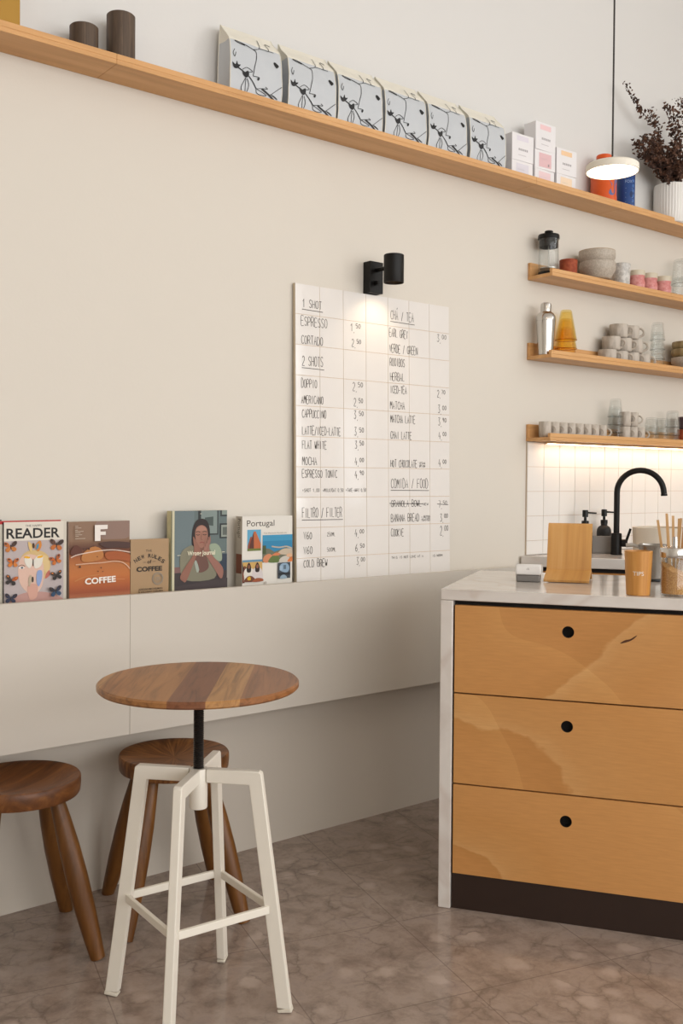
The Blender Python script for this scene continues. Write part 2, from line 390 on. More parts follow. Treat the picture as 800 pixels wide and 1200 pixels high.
# ------------------------------------------------------------------ room shell
X0, X1, Y0, ZC = -2.6, 5.6, -7.0, 3.9
o = MB().box(X0, X1, Y0, 0.0, -0.1, 0.0).build('floor', M_FLOOR, smooth=False); struct(o, 'brown stone tiled floor')
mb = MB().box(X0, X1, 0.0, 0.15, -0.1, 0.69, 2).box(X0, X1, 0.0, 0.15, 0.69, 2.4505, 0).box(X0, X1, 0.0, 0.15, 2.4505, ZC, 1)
o = mb.build('wall_back', [M_WALL, M_WALLW, M_WALLG], smooth=False); struct(o, 'cream painted wall, tinted whiter above the long shelf for lack of warm bounce light')
o = MB().box(X0, X1 + .15, Y0 - .15, 0.15, ZC, ZC + 0.1).build('ceiling', M_CEIL, smooth=False); struct(o, 'white ceiling')
def holed_wall(name, axis, c, a0, a1, holes, label):
    """wall slab on plane axis=c between a0 and a1 with window openings (b0, b1, z0, z1)"""
    mb = MB(); cuts = sorted(holes)
    def slab(p, q, z0, z1):
        if q - p < 1e-4 or z1 - z0 < 1e-4: return
        if axis == 'x': mb.box(c, c + .15, p, q, z0, z1)
        else: mb.box(p, q, c - .15, c, z0, z1)
    cur = a0
    for b0, b1, z0, z1 in cuts:
        slab(cur, b0, -.1, ZC); slab(b0, b1, -.1, z0); slab(b0, b1, z1, ZC); cur = b1
    slab(cur, a1, -.1, ZC)
    struct(mb.build(name, M_WALL, smooth=False), label)
M_FRAME = mat('white_window_frame', 'e8e6e0', 0.5)
RH = [(-6.85, -4.95, 1.05, 3.35), (-4.4, -4.0, 1.14, 2.1)]
holed_wall('wall_right', 'x', X1, Y0, .15, RH + [(-3.99, -2.1, 2.92, 3.7)], 'cream right-hand wall with windows and an added clerestory')
holed_wall('wall_front', 'y', Y0, X0, X1 + .15, [(-2.0, 5.4, .75, 3.45)], 'cream front wall with a wide window added for light')
struct(MB().box(X0 - .15, X0, Y0, .15, -.1, ZC).build('wall_left', M_WALL, smooth=False), 'cream left-hand wall')
def win(n, axis, c, b0, b1, z0, z1, bars):
    mb = MB()
    def bx(p, q, u, v):
        if axis == 'x': mb.box(c + .01, c + .06, p, q, u, v)
        else: mb.box(p, q, c - .06, c - .01, u, v)
    for k in range(bars + 1):
        y = b0 + (b1 - b0) * k / bars; bx(max(y - .03, b0), min(y + .03, b1), z0, z1)
    bx(b0, b1, z0, z0 + .05); bx(b0, b1, z1 - .05, z1)
    struct(mb.build('window_%d' % n, M_FRAME, smooth=False), 'white window frame')
win(1, 'x', X1, -6.85, -4.95, 1.05, 3.35, 2); win(2, 'x', X1, -4.4, -4.0, 1.14, 2.1, 1); win(3, 'x', X1, -3.99, -2.1, 2.92, 3.7, 2); win(4, 'y', Y0, -2.0, 5.4, .75, 3.45, 4)  # last two frame the added clerestory and shop front openings

# tiled splashback: grout bed and square glazed tiles
M_GROUT = mat('beige_grout', 'cbb8a4', 0.9)
M_TILE = mat('glossy_white_tile', 'e9e5e0', 0.12)
mb = MB().box(3.206, 5.59, -0.006, 0.0, 0.936, 1.4125, 0)
for i in range(23):
    for j in range(5):
        x0 = 3.2075 + i * 0.1045; z1 = 1.4105 - j * 0.104; z0 = max(z1 - 0.1022, 0.937)
        mb.box(x0, min(x0 + 0.1022, 5.588), -0.009, -0.006, z0, z1, 1)
struct(mb.build('trim_1', [M_GROUT, M_TILE], smooth=False), 'white square tile splashback below the lowest shelf')

# ------------------------------------------------------------------ magazine ledge along the wall
LEDGE_X, LEDGE_Z, LEDGE_T = 1.316, .5, .9085
ledge = thing('magazine_ledge', 'long white wall-mounted panelled ledge holding the magazines and the tiled menu', 'ledge', (LEDGE_X, 0, LEDGE_Z))
LW = LEDGE_T - LEDGE_Z
for a, b in ((-2.2, -0.0004), (0.0004, 1.83)):
    MB().box(a, b, -0.15, -0.132, 0.0, LW).build('front_panel', M_PANEL, ledge, bevel=0.0006, seg=1)
MB().box(-2.2, 1.83, -0.1315, -0.0005, 0.87 - LEDGE_Z - .016, 0.87 - LEDGE_Z).build('trough_board', M_PANEL, ledge, smooth=False)
MB().box(-2.2, 1.83, -0.1315, -0.0005, 0.004, 0.02).build('bottom_board', M_PANEL, ledge, smooth=False)

# ------------------------------------------------------------------ shelves
sh = thing('long_wall_shelf', 'long oak shelf high on the wall carrying the coffee bags', 'shelf', (2.0, 0, 2.4364))
for a, b in ((-2.4, -0.724), (-0.7235, 1.0955), (1.096, 1.6525), (1.653, 2.9)):
    mb = MB(); mb.box(a, b, -0.135, -0.0005, 0.0, 0.013).box(a, b, -0.1352, -0.121, 0.013, 0.0293)
    mb.build('shelf_board', M_OAK, sh, smooth=False, bevel=0.0008, seg=1)
def l_shelf(z, label, seam):
    s = thing('wall_shelf', label, 'shelf', (3.204, 0, z), 0, 'short oak shelves over the sink')
    mb = MB(); mb.box(0, 1.7, -0.131, -0.0005, 0.0, 0.0145); mb.build('shelf_board', M_OAK, s, bevel=0.0008, seg=1)
    MB().box(0.0, 1.7, -0.0145, -0.0007, 0.0148, 0.071).build('back_rail', M_OAK, s, bevel=0.0008, seg=1)
    for a, b in ((0.0, seam), (seam + 0.0006, 1.7)): MB().box(a, b, -0.131, -0.117, 0.0148, 0.031).build('front_lip', M_OAK, s, bevel=0.0008, seg=1)
    return s
l_shelf(2.088, 'upper short oak shelf carrying the french press and bowls', 0.84)
l_shelf(1.755, 'middle short oak shelf carrying the shaker and stoneware mugs', 0.93)
l_shelf(1.414, 'lowest short oak shelf carrying espresso cups above the lit tiles', 0.6)
led = thing('led_strip', 'warm white light strip glowing beneath the lowest oak shelf', 'light strip', (3.27, -0.06, 1.4025))
MB().box(0, 1.6, -0.012, 0.012, 0.002, 0.0112).build('profile', mat('aluminium_profile', 'c8a882', 0.4, 0.6), led, smooth=False)
MB().box(0.012, 1.588, -0.0095, 0.0095, 0.0, 0.0018).build('diffuser', mat('led_diffuser', 'ffffff', 0.5, emit='ffdcb8', strength=17.0), led, smooth=False)
SH0, SH1, SH2, SH3 = 2.4364 + 0.0134, 2.088 + 0.0149, 1.755 + 0.0149, 1.414 + 0.0149

# ------------------------------------------------------------------ tiled menu board
MENU = [
    ('1 SHOT', 0.0305, 0.1167, 0.8656, 0.0279, 1),
    ('ESPRESSO', 0.024, 0.1408, 0.8018, 0.0308, 0),
    ('1,50', 0.2428, 0.2923, 0.8027, 0.029, 0),
    ('CORTADO', 0.0254, 0.1208, 0.7389, 0.0293, 0),
    ('2,50', 0.2484, 0.294, 0.7484, 0.0275, 0),
    ('2 SHOTS', 0.0286, 0.1211, 0.6644, 0.0338, 1),
    ('DOPPIO', 0.0245, 0.0937, 0.5884, 0.0293, 0),
    ('2,50', 0.2514, 0.3019, 0.5914, 0.0305, 0),
    ('AMERICANO', 0.0242, 0.121, 0.5342, 0.0264, 0),
    ('2,50', 0.257, 0.3015, 0.5352, 0.0291, 0),
    ('CAPPUCCINO', 0.0268, 0.1332, 0.4853, 0.0279, 0),
    ('3,50', 0.2567, 0.3045, 0.4893, 0.0291, 0),
    ('LATTE/ICED-LATTE', 0.0271, 0.1978, 0.4266, 0.0279, 0),
    ('3,50', 0.2583, 0.3049, 0.4297, 0.0291, 0),
    ('FLAT WHITE', 0.0269, 0.1344, 0.3776, 0.0279, 0),
    ('3,50', 0.2608, 0.3046, 0.3824, 0.0291, 0),
    ('MOCHA', 0.0265, 0.092, 0.3215, 0.0279, 0),
    ('4,00', 0.2604, 0.3043, 0.3242, 0.026, 0),
    ('ESPRESSO TONIC', 0.0262, 0.1814, 0.2783, 0.0264, 0),
    ('4,90', 0.2602, 0.304, 0.2767, 0.0276, 0),
    ('+SHOT 1,00', 0.0259, 0.1015, 0.2284, 0.0117, 0),
    ('+MILK/OAT 0,50', 0.1146, 0.2082, 0.2282, 0.0119, 0),
    ('+TAKE-AWAY 0,50', 0.2179, 0.3129, 0.2285, 0.0122, 0),
    ('FILTRO / FILTER', 0.0254, 0.2018, 0.1397, 0.0323, 1),
    ('V60', 0.0311, 0.0689, 0.0652, 0.025, 0),
    ('250ML', 0.1325, 0.1706, 0.0724, 0.0135, 0),
    ('4,00', 0.2589, 0.3039, 0.067, 0.026, 0),
    ('V60', 0.0308, 0.0712, 0.0138, 0.025, 0),
    ('500ML', 0.1322, 0.1741, 0.0185, 0.0135, 0),
    ('6,50', 0.2606, 0.3056, 0.0149, 0.026, 0),
    ('COLD BREW', 0.0306, 0.1357, -0.0318, 0.025, 0),
    ('3,00', 0.2654, 0.3073, -0.0344, 0.0261, 0),
    ('CHÁ / TEA', 0.4338, 0.5514, 0.8655, 0.0331, 1),
    ('EARL GREY', 0.4271, 0.5206, 0.8009, 0.0299, 0),
    ('3,00', 0.6701, 0.7227, 0.8036, 0.0295, 0),
    ('VERDE / GREEN', 0.4276, 0.5703, 0.7437, 0.0283, 0),
    ('ROOIBOS', 0.4294, 0.5049, 0.6935, 0.0283, 0),
    ('HERBAL', 0.4303, 0.5024, 0.64, 0.0284, 0),
    ('ICED-TEA', 0.4301, 0.5138, 0.5934, 0.0268, 0),
    ('2,70', 0.6697, 0.7154, 0.5916, 0.0279, 0),
    ('MATCHA', 0.4297, 0.5039, 0.5345, 0.0268, 0),
    ('3,00', 0.6739, 0.721, 0.5301, 0.0295, 0),
    ('MATCHA LATTE', 0.4315, 0.5565, 0.4842, 0.0284, 0),
    ('3,90', 0.6745, 0.7208, 0.4826, 0.0295, 0),
    ('CHAI LATTE', 0.4312, 0.5378, 0.4243, 0.0268, 0),
    ('4,00', 0.6765, 0.7204, 0.4302, 0.0279, 0),
    ('HOT CHOCOLATE', 0.4305, 0.5643, 0.3193, 0.0268, 0),
    ('VEGAN', 0.5744, 0.6054, 0.3318, 0.0081, 0),
    ('OPTION', 0.5744, 0.6053, 0.3205, 0.0081, 0),
    ('4,00', 0.6759, 0.7198, 0.3235, 0.0279, 0),
    ('COMIDA / FOOD', 0.4322, 0.6218, 0.2415, 0.0347, 1),
    ('GRANOLA BOWL', 0.4318, 0.5867, 0.1721, 0.0237, 2),
    ('NEW', 0.5911, 0.6223, 0.1767, 0.0081, 0),
    ('7,50', 0.6749, 0.7221, 0.1659, 0.0263, 2),
    ('BANANA BREAD', 0.4314, 0.5745, 0.1169, 0.0284, 0),
    ('+ BUTTER', 0.5842, 0.6309, 0.1282, 0.0081, 0),
    ('TOASTED', 0.5842, 0.6309, 0.1169, 0.0081, 0),
    ('3,00', 0.6828, 0.7264, 0.1132, 0.0296, 0),
    ('COOKIE', 0.4311, 0.4955, 0.0627, 0.0274, 0),
    ('2,00', 0.6825, 0.7284, 0.0606, 0.0362, 0),
    ('THIS IS NOT LOVE AT A', 0.4327, 0.5944, -0.0204, 0.0088, 0),
    ('IS NORM', 0.6413, 0.6957, -0.0215, 0.0085, 0),
]

BX, BZ, LEAN = 1.9951, 0.9764, 0.01986
P = 0.105
menu = thing('menu_board', 'white tiled menu board with handwritten coffee, tea and food prices', 'menu board', (BX, -0.035, BZ))
ang = math.atan(LEAN)
R = Matrix.Rotation(-ang, 4, 'X')     # leans back: top is closer to the wall
mb = MB().box(0, 7 * P, 0.003, 0.0125, -P + 0.002, 9 * P, 0, R)
mb.build('backing_panel', mat('raw_board_edge', 'c9bba4', 0.8), menu, smooth=False)
mb = MB()
M_GL = mat('menu_grout', 'd3bda4', 0.9)
mb.box(0.0004, 7 * P - 0.0004, 0.0012, 0.003, -P + 0.003, 9 * P - 0.0004, 0, R)
rnd = random.Random(3)
for i in range(7):
    for j in range(-1, 9):
        tl = Matrix.Translation(((i + .5) * P, 0, (j + .5) * P)) @ Matrix.Rotation(rnd.uniform(-.003, .003), 4, 'X') @ Matrix.Rotation(rnd.uniform(-.003, .003), 4, 'Z')
        z0 = -P / 2 + 0.0009 if j >= 0 else -P / 2 + 0.004
        mb.box(-P / 2 + 0.0009, P / 2 - 0.0009, 0.0, 0.0013, z0, P / 2 - 0.0009, 1, R @ tl)
mb.build('tile_face', [M_GL, mat('menu_tile_glaze', 'e4dfda', 0.07)], menu, smooth=False)
def write(mb, txt, u0, u1, z, cap, flag, f, w):
    n = len(txt); cw = (u1 - u0) / max(1, n)
    small_from = None
    if ',' in txt and n == 4: small_from = 2
    x = u0
    rr = random.Random(hash(len(txt) * 7 + int(z * 1000)))
    for k, ch in enumerate(txt):
        ht = cap * rr.uniform(.93, 1.05); wd = cw * 0.74; zz = z + rr.uniform(-.02, .03) * cap
        if small_from is not None:
            wd = cw * (.85 if k == 0 else .7)
            if k >= small_from: ht = cap * .55; zz = z + cap * .45
            if ch == ',': zz = z - cap * .12; ht = cap * .5
        for st in glyph(ch):
            pts = [(x + px * wd, zz + py * ht) for px, py in st]
            if len(pts) > 3: pts = [p[:2] for p in spline(pts, 3)]
            vs, fs = ribbon(pts, w); mb.add([f(a, b) for a, b in vs], fs)
        x += cw
fb = lambda a, b: R @ Vector((a, -0.0006, b))
M_MARKER = mat('black_marker_ink', '3b342e', 0.6)
for txt, u0, u1, z, cap, flag in MENU:
    mb = MB(); w = 0.0019 if cap > 0.018 else 0.0012
    write(mb, txt, u0, u1, z, cap, flag, fb, w)
    if flag == 1:
        vs, fs = ribbon([(u0 - .002, z - .008), (u1 + .002, z - .0095)], 0.0022); mb.add([fb(a, b) for a, b in vs], fs)
    if flag == 2:
        vs, fs = ribbon([(u0 - .008, z + cap * .55), (u1 + .004, z + cap * .42)], 0.0022); mb.add([fb(a, b - .0) for a, b in vs], fs)
    mb.build('handwritten_line', M_MARKER, menu, smooth=False, normals=False)

# ------------------------------------------------------------------ spotlight above the menu
sc = thing('wall_spotlight', 'small black cylinder spotlight on the wall above the tiled menu', 'wall lamp', (2.341, 0, 1.924))
MB().box(-0.031, 0.031, -0.04, -0.0005, 0.0, 0.113).build('back_plate', M_BLACK, sc, bevel=0.0015)
MB().tube([(0, -0.0402, 0.082), (0, -0.097, 0.082)], 0.0075, 14).build('arm', M_BLACK, sc)
MB().tube([(-0.006, -0.0402, 0.035), (-0.006, -0.047, 0.035)], 0.0085, 16).tube([(-0.006, -0.0472, 0.035), (-0.006, -0.058, 0.035)], 0.007, 16).build('switch_knob', M_BLACK, sc)
mb = MB().lathe([(0, .099), (.034, .099), (.036, .097), (.036, .001), (.0355, 0), (.0335, 0), (.033, .002), (.033, .03), (.027, .05), (0, .05)], 40, c=(0, -0.133, 0.023))
mb.build('lamp_head', M_BLACK, sc)
MB().lathe([(0, .016), (.012, .0165), (.0195, .022), (.021, .032), (.021, .0495), (0, .0495)], 28, c=(0, -0.133, 0.023)).build('bulb', mat('warm_bulb_face', 'ffd9a0', 0.4, emit='ffc27a', strength=4.0), sc)
sd = bpy.data.lights.new('spot_beam', 'SPOT'); sd.energy = 1.2; sd.color = (1.0, 0.80, 0.55); sd.spot_size = math.radians(105); sd.spot_blend = 0.9; sd.shadow_soft_size = 0.012
so = bpy.data.objects.new('spot_beam', sd); COL.objects.link(so); so.parent = sc; so.location = (0, -0.133, 0.026); so.rotation_euler = (math.radians(22), 0, 0)
# ------------------------------------------------------------------ magazines and books in the ledge
TZ = 0.482 + 0.388 + 0.0006
M_PAPER = mat('page_block_paper', 'd9d2c2', 0.9)
def book(name, label, x0, x1, top, yf, thick, cover_hex, canvas, art, spine_hex=None, hard=True, back_dx=0.0):
    """upright book; canvas = (cx_left, cx_right, cy_top, cy_at_0.899 m)"""
    t = thing(name, label, 'book' if 'book' in name else 'magazine', (x0, yf, TZ)); w, h = x1 - x0, top - TZ
    ct = 0.0022 if hard else 0.0006
    MB().box(0.0015, w - (0.004 if hard else 0.001), ct + .0001, thick - ct - .0001, 0.002 if hard else 0, h - (0.003 if hard else 0)).build('page_block', M_PAPER, t, smooth=False)
    mb = MB()
    mb.box(0, w, 0, ct, 0, h, 0); mb.box(0, w, thick - ct, thick, 0, h, 0)
    mb.box(-0.0012, 0.0014, 0.0002, thick - .0002, 0, h, 1)
    cl, cr, cy0, cy1 = canvas; kx = w / (cr - cl); ky = (top - 0.899) / (cy1 - cy0)
    a = Art(mb, lambda x, y, l: (min(max((x - cl) * kx, 0.0), w), -l, max(0.0004, h - max(0, (y - cy0)) * ky))); a.base = 2
    art(a, mb, w, h, thick)
    c = mb.build('cover', [flat(cover_hex, 0.45), flat(spine_hex or cover_hex, 0.5)] + a.materials(), t, smooth=False, normals=False)
    return t

def butterfly(a, x, y, s, up1, up2, low, rot=0.0, flip=1):
    def tr(pts): c, n = math.cos(rot), math.sin(rot); return [(x + (px * c - py * n) * s * flip, y + (px * n + py * c) * s) for px, py in pts]
    for k in (-1, 1):
        a.blob(tr([(k * .05, 0), (k * .35, -.62), (k * .85, -.8), (k * .95, -.45), (k * .6, -.05)]), up1 if k < 0 else up2, 3)
        a.blob(tr([(k * .05, .05), (k * .6, .1), (k * .8, .5), (k * .45, .75), (k * .15, .5)]), low, 3)
        a.blob(tr([(k * .5, -.55), (k * .75, -.7), (k * .85, -.5), (k * .6, -.4)]), 'c8702a' if low == '2b2422' else '3a2a22', 2)
    a.poly(tr(ell(0, 0, .07, .4, 8)), '2b2422')
def art_reader(a, mb, w, h, t):
    a.rect(45, 118, 740, 345, 'd8d0c2'); a.rect(45, 338, 740, 1200, 'b5a9a8')
    a.text('THE HAPPY', 288, 176, 36, '4a4440', 0.0, 195); a.text('READER', 72, 308, 165, '1d1a18', 0.02, 622)
    # face
    a.blob([(60, 1200), (150, 1010), (300, 950), (450, 950), (600, 980), (740, 1060), (740, 1200)], 'b98f86')
    a.blob([(230, 560), (300, 470), (430, 455), (540, 510), (585, 620), (560, 720), (500, 800), (420, 700), (300, 640)], 'cdb07a')
    a.blob([(205, 640), (240, 540), (340, 500), (450, 540), (500, 640), (500, 800), (470, 910), (380, 990), (290, 930), (220, 820)], 'd8b5a4')
    a.blob([(430, 520), (540, 530), (575, 650), (545, 740), (510, 690), (490, 600)], 'd6bb86')
    a.blob([(530, 740), (570, 700), (575, 760), (520, 800)], 'b9695a'); a.blob([(310, 880), (370, 850), (430, 880), (420, 1010), (350, 1040), (320, 980)], 'cf9f8e')
    a.poly(ell(245, 655, 32, 14, 14), 'e3ddd8'); a.poly(ell(248, 655, 14, 13, 12), '58666f'); a.line([(205, 640), (245, 622), (285, 640)], 8, '7a5c4c')
    # butterflies
    a.blob([(275, 545), (330, 520), (375, 575), (430, 520), (490, 530), (470, 640), (400, 670), (375, 600), (340, 665), (290, 620)], 'ddd8cc')
    a.blob([(272, 540), (285, 520), (340, 530), (330, 550)], 'e3a80f', 2); a.blob([(425, 548), (430, 528), (488, 520), (480, 545)], 'e3a80f', 2); a.poly(ell(376, 600, 7, 45, 8), '46382f')
    a.blob([(415, 770), (430, 700), (480, 705), (478, 800), (445, 885), (420, 850)], '8b9fc9'); a.blob([(322, 790), (350, 745), (365, 800), (330, 885)], 'b8a58e')
    a.poly(ell(370, 800, 14, 36, 8), '3f362c')
    a.blob([(320, 350), (370, 400), (350, 470), (325, 420)], 'd9b878', 3); a.blob([(400, 400), (455, 340), (475, 400), (440, 470), (410, 440)], 'c87e34', 3)
    a.blob([(412, 400), (440, 375), (438, 420), (415, 450)], '3f87a8', 2); a.poly(ell(378, 400, 16, 34, 8), '4b3524')
    butterfly(a, 118, 405, 78, 'b8672c', '4a342a', 'bf7430', -.1); butterfly(a, 650, 400, 85, '5a3c30', '3d2c28', 'b8682e', .1)
    butterfly(a, 140, 590, 68, 'c2661f', 'b85f20', 'c9752c', .05); butterfly(a, 640, 580, 70, 'b85a20', 'a9531f', 'c06a26', -.35)
    butterfly(a, 120, 795, 72, '3a2a22', 'a8521e', '2b2422', .25); butterfly(a, 648, 765, 68, '3a2a22', '33261f', '2b2422', -.2)
    butterfly(a, 112, 1005, 72, '2b2d42', '26283a', '2a3048', .1); butterfly(a, 632, 955, 78, '25242e', '2a2d40', '2c4763', -.15)
book('magazine', 'reading magazine cover of orange butterflies around a face, leftmost on the ledge', .977, 1.149, 1.124, -.064, .007, 'd8d0c2', (45, 740, 118, 1062), art_reader, '16130f', False)
def art_none(a, mb, w, h, t): a.rect(0, 0, 100, 4, 'b3272b')
book('magazine', 'thin cream magazine with red top edge behind the butterfly magazine', .968, 1.1615, 1.1275, -.0565, .006, 'cfc7b8', (0, 110, 0, 100), art_none, '16130f', False)
book('book', 'black-spined book at the left edge behind the butterfly magazine', .93, .9755, 1.131, -.0495, .02, '1a1714', (0, 100, 0, 100), lambda a, mb, w, h, t: None, '1a1714')

def art_f(a, mb, w, h, t):
    F = [(100, 105, '7f6148'), (200, 0, '8a6a55'), (290, 0, '86644c'), (345, 0, '6a4434'), (400, 0, '6b3d2b'), (440, 0, '8a4b28'), (500, 0, 'a05a2c'), (600, 0, 'ad6630'), (700, 0, 'b0652d'), (800, 0, 'b3672f'), (860, 0, 'a4562b'), (930, 0, '9c4f2b'), (965, 0, 'b06c46'), (1000, 0, 'b98a72')]
    def band(y0, y1, bend, c): a.poly([(62, y0 + bend), (250, y0), (500, y0 - bend * .6), (768, y0 + bend * .3), (768, y1 + bend * .3), (500, y1 - bend * .6), (250, y1), (62, y1 + bend)], c)
    a.rect(62, 100, 768, 480, '85664e'); a.blob([(380, 100), (768, 100), (768, 290), (560, 330), (430, 300)], '8c7266')
    for i in range(40):
        y = 320 + i * 18; q = (y - 320) / 700
        stops = [(0, (131, 100, 76)), (.07, (112, 78, 58)), (.13, (94, 58, 45)), (.2, (122, 70, 42)), (.28, (160, 92, 48)), (.42, (178, 108, 56)), (.6, (186, 110, 54)), (.75, (172, 92, 46)), (.87, (152, 76, 44)), (.94, (178, 112, 76)), (1.1, (186, 146, 124))]
        for (p0, c0), (p1, c1) in zip(stops, stops[1:]):
            if p0 <= q <= p1 + 1e-6: k = (q - p0) / (p1 - p0); c = [int(c0[j] + (c1[j] - c0[j]) * k) for j in range(3)]; break
        a.rect(62, y, 768, 1100, '%02x%02x%02x' % tuple(c))
    a.blob([(70, 470), (120, 380), (180, 400), (200, 470), (130, 500)], '5e3426'); a.blob([(220, 470), (330, 400), (430, 440), (440, 540), (300, 580), (200, 560)], 'b5763e')
    a.blob([(400, 360), (560, 345), (768, 370), (768, 430), (600, 420), (480, 420)], '4c332d')
    a.blob([(470, 480), (620, 465), (768, 520), (768, 600), (640, 570), (500, 560)], 'a1552a')
    a.line([(75, 520), (150, 490), (300, 465), (450, 448), (600, 452), (768, 485)], [4, 9, 10, 12, 12, 9] and 11, 'd9c3b4')
    a.line([(130, 605), (300, 597), (430, 595), (560, 585), (660, 598), (720, 635), (768, 690)], 12, 'd0a88c')
    a.line([(600, 800), (700, 808)], 5, 'c98d5c'); a.line([(120, 800), (230, 755), (400, 735)], 12, 'bb7b45')
    for x, y, r in ((280, 426, 11), (178, 632, 12), (335, 395, 6), (420, 655, 8), (385, 695, 7), (215, 425, 6), (440, 700, 6), (375, 520, 6)): a.poly(ell(x, y, r, r, 8), '3a2018')
    a.poly([(345, 145), (495, 145), (493, 195), (410, 198), (410, 225), (472, 225), (472, 265), (410, 265), (411, 335), (345, 335)], 'e9e1da')
    a.text('COFFEE', 235, 842, 98, 'efe6dc', 0.035, 358, rot=-0.035)
    for y, l in ((155, 35), (175, 70), (200, 30), (215, 95), (232, 60), (255, 78), (272, 40), (300, 115)): a.rect(120, y - 4, 120 + l, y + 3, 'b7a593')
book('magazine', 'coffee magazine with a large white F over an orange-brown coffee close-up', 1.166, 1.357, 1.1212, -.062, .02, '85664e', (62, 768, 102, 1000), art_f, '9a8478', False)

def art_rules(a, mb, w, h, t):
    a.text('THE', 332, 360, 50, '4a3d30', 0.01, 98)
    word = 'NEW RULES'; 
    for i, ch in enumerate(word):
        if ch == ' ': continue
        q = (i - 4) / 4.0; x = 395 + q * 205; y = 440 + (q * q) * 78
        a.text(ch, x - 26, y + 12, 84, '3b3128', 0.03, 50, rot=q * 0.55)
    a.text('of', 355, 545, 85, '3b3128', 0.01, 68); a.line([(290, 524), (335, 524)], 7, '6b5a46'); a.line([(440, 518), (490, 516)], 7, '6b5a46')
    a.text('COFFEE', 183, 665, 100, '332a22', 0.04, 412)
    ring = ell(522, 792, 82, 90, 32); a.put(*ribbon(ring, 14, True), '8b8478'); ring = ell(522, 792, 60, 66, 28); a.put(*ribbon(ring, 5, True), '8b8478')
    a.line([(485, 775), (560, 770)], 9, '8b8478', False); a.line([(480, 800), (565, 796)], 9, '8b8478', False); a.line([(500, 822), (548, 820)], 8, '8b8478', False)
    a.text('JORDAN MICHELMAN', 215, 962, 40, '463a2d', 0.01, 385); a.text('& ZACHARY CARLSEN', 213, 1004, 40, '463a2d', 0.01, 390)
book('book', 'small kraft-brown coffee book with dark lettering between the two larger covers', 1.3605, 1.488, 1.0635, -.064, .014, 'a58661', (95, 705, 160, 1015), art_rules, '9a7b57')

def art_journal(a, mb, w, h, t):
    a.rect(118, 70, 690, 1000, '5d6b6a'); a.rect(118, 70, 330, 720, '69777a'); a.rect(370, 70, 402, 330, '2f3333')
    a.rect(400, 70, 585, 335, '33393a'); a.rect(400, 75, 572, 320, '7e8b87'); a.poly([(440, 150), (530, 140), (530, 240), (440, 225)], '46524f')
    a.rect(605, 70, 690, 140, '33393a'); a.rect(622, 70, 690, 122, '849089'); a.rect(598, 215, 690, 375, '2c3132'); a.rect(615, 232, 690, 360, '8e958c'); a.rect(630, 255, 690, 340, '5c625c')
    a.rect(118, 660, 240, 730, '7b5a57'); a.poly([(600, 545), (690, 540), (690, 780), (610, 760)], '2c3848')
    a.rect(118, 720, 690, 1000, '3c3334')
    a.blob([(305, 420), (310, 280), (345, 185), (405, 160), (460, 185), (490, 270), (490, 420), (460, 480), (330, 480)], '2a2120')
    a.blob([(180, 640), (200, 500), (290, 440), (330, 460), (400, 560), (470, 450), (560, 430), (615, 500), (620, 610), (560, 640), (540, 800), (240, 800)], '7e7a66')
    a.blob([(490, 440), (560, 430), (610, 490), (620, 610), (560, 600), (510, 520)], '93a08a')
    a.blob([(330, 560), (370, 520), (450, 560), (480, 680), (400, 730), (340, 690)], '6a4a40'); a.blob([(330, 620), (350, 600), (380, 700), (355, 725)], '9fa89c', 2)
    a.blob([(350, 430), (345, 500), (400, 560), (450, 500), (455, 430)], '7e5748')
    a.blob([(335, 330), (350, 255), (405, 228), (455, 260), (470, 340), (455, 420), (405, 470), (360, 430)], '9a6d5c')
    a.blob([(350, 270), (400, 235), (450, 265), (440, 300), (400, 285), (360, 300)], 'a87c6a')
    for x in (365, 435): a.line([(x - 20, 326), (x, 333), (x + 20, 326)], 7, '3a2722'); a.line([(x - 22, 300), (x, 293), (x + 22, 302)], 7, '33241f')
    a.line([(402, 320), (396, 375), (412, 380)], 6, '7c5346'); a.line([(382, 415), (405, 408), (428, 415)], 10, '8f4f47')
    a.blob([(312, 360), (330, 365), (385, 470), (380, 520), (345, 560), (250, 800), (210, 810), (180, 760), (240, 650), (320, 520)], '8f6252')
    a.blob([(490, 340), (480, 380), (430, 470), (430, 520), (540, 700), (600, 800), (630, 780), (625, 680), (520, 560), (480, 480), (498, 400)], '94675a')
    for k in range(3): a.line([(452 + k * 14, 345 + k * 6), (436 + k * 12, 430), (430 + k * 10, 490)], 7, 'a27565')
    a.text('Wrong Journal', 255, 543, 66, 'e9e2c8', 0.02, 290); a.line([(150, 538), (185, 536)], 6, 'd8d2bd'); a.line([(618, 522), (648, 520)], 6, 'd8d2bd'); a.line([(385, 108), (400, 108)], 6, 'd8d2bd')
    a.poly([(118, 860), (690, 800), (690, 1010), (118, 1010)], '44393a')
    a.rect(90, 60, 120, 1010, 'c9c2a4')
book('magazine', 'journal with a photo of a person holding their face, tallest on the ledge', 1.499, 1.700, 1.1475, -.06, .026, '5d6b6a', (95, 678, 75, 905), art_journal, 'c8bf95', False)

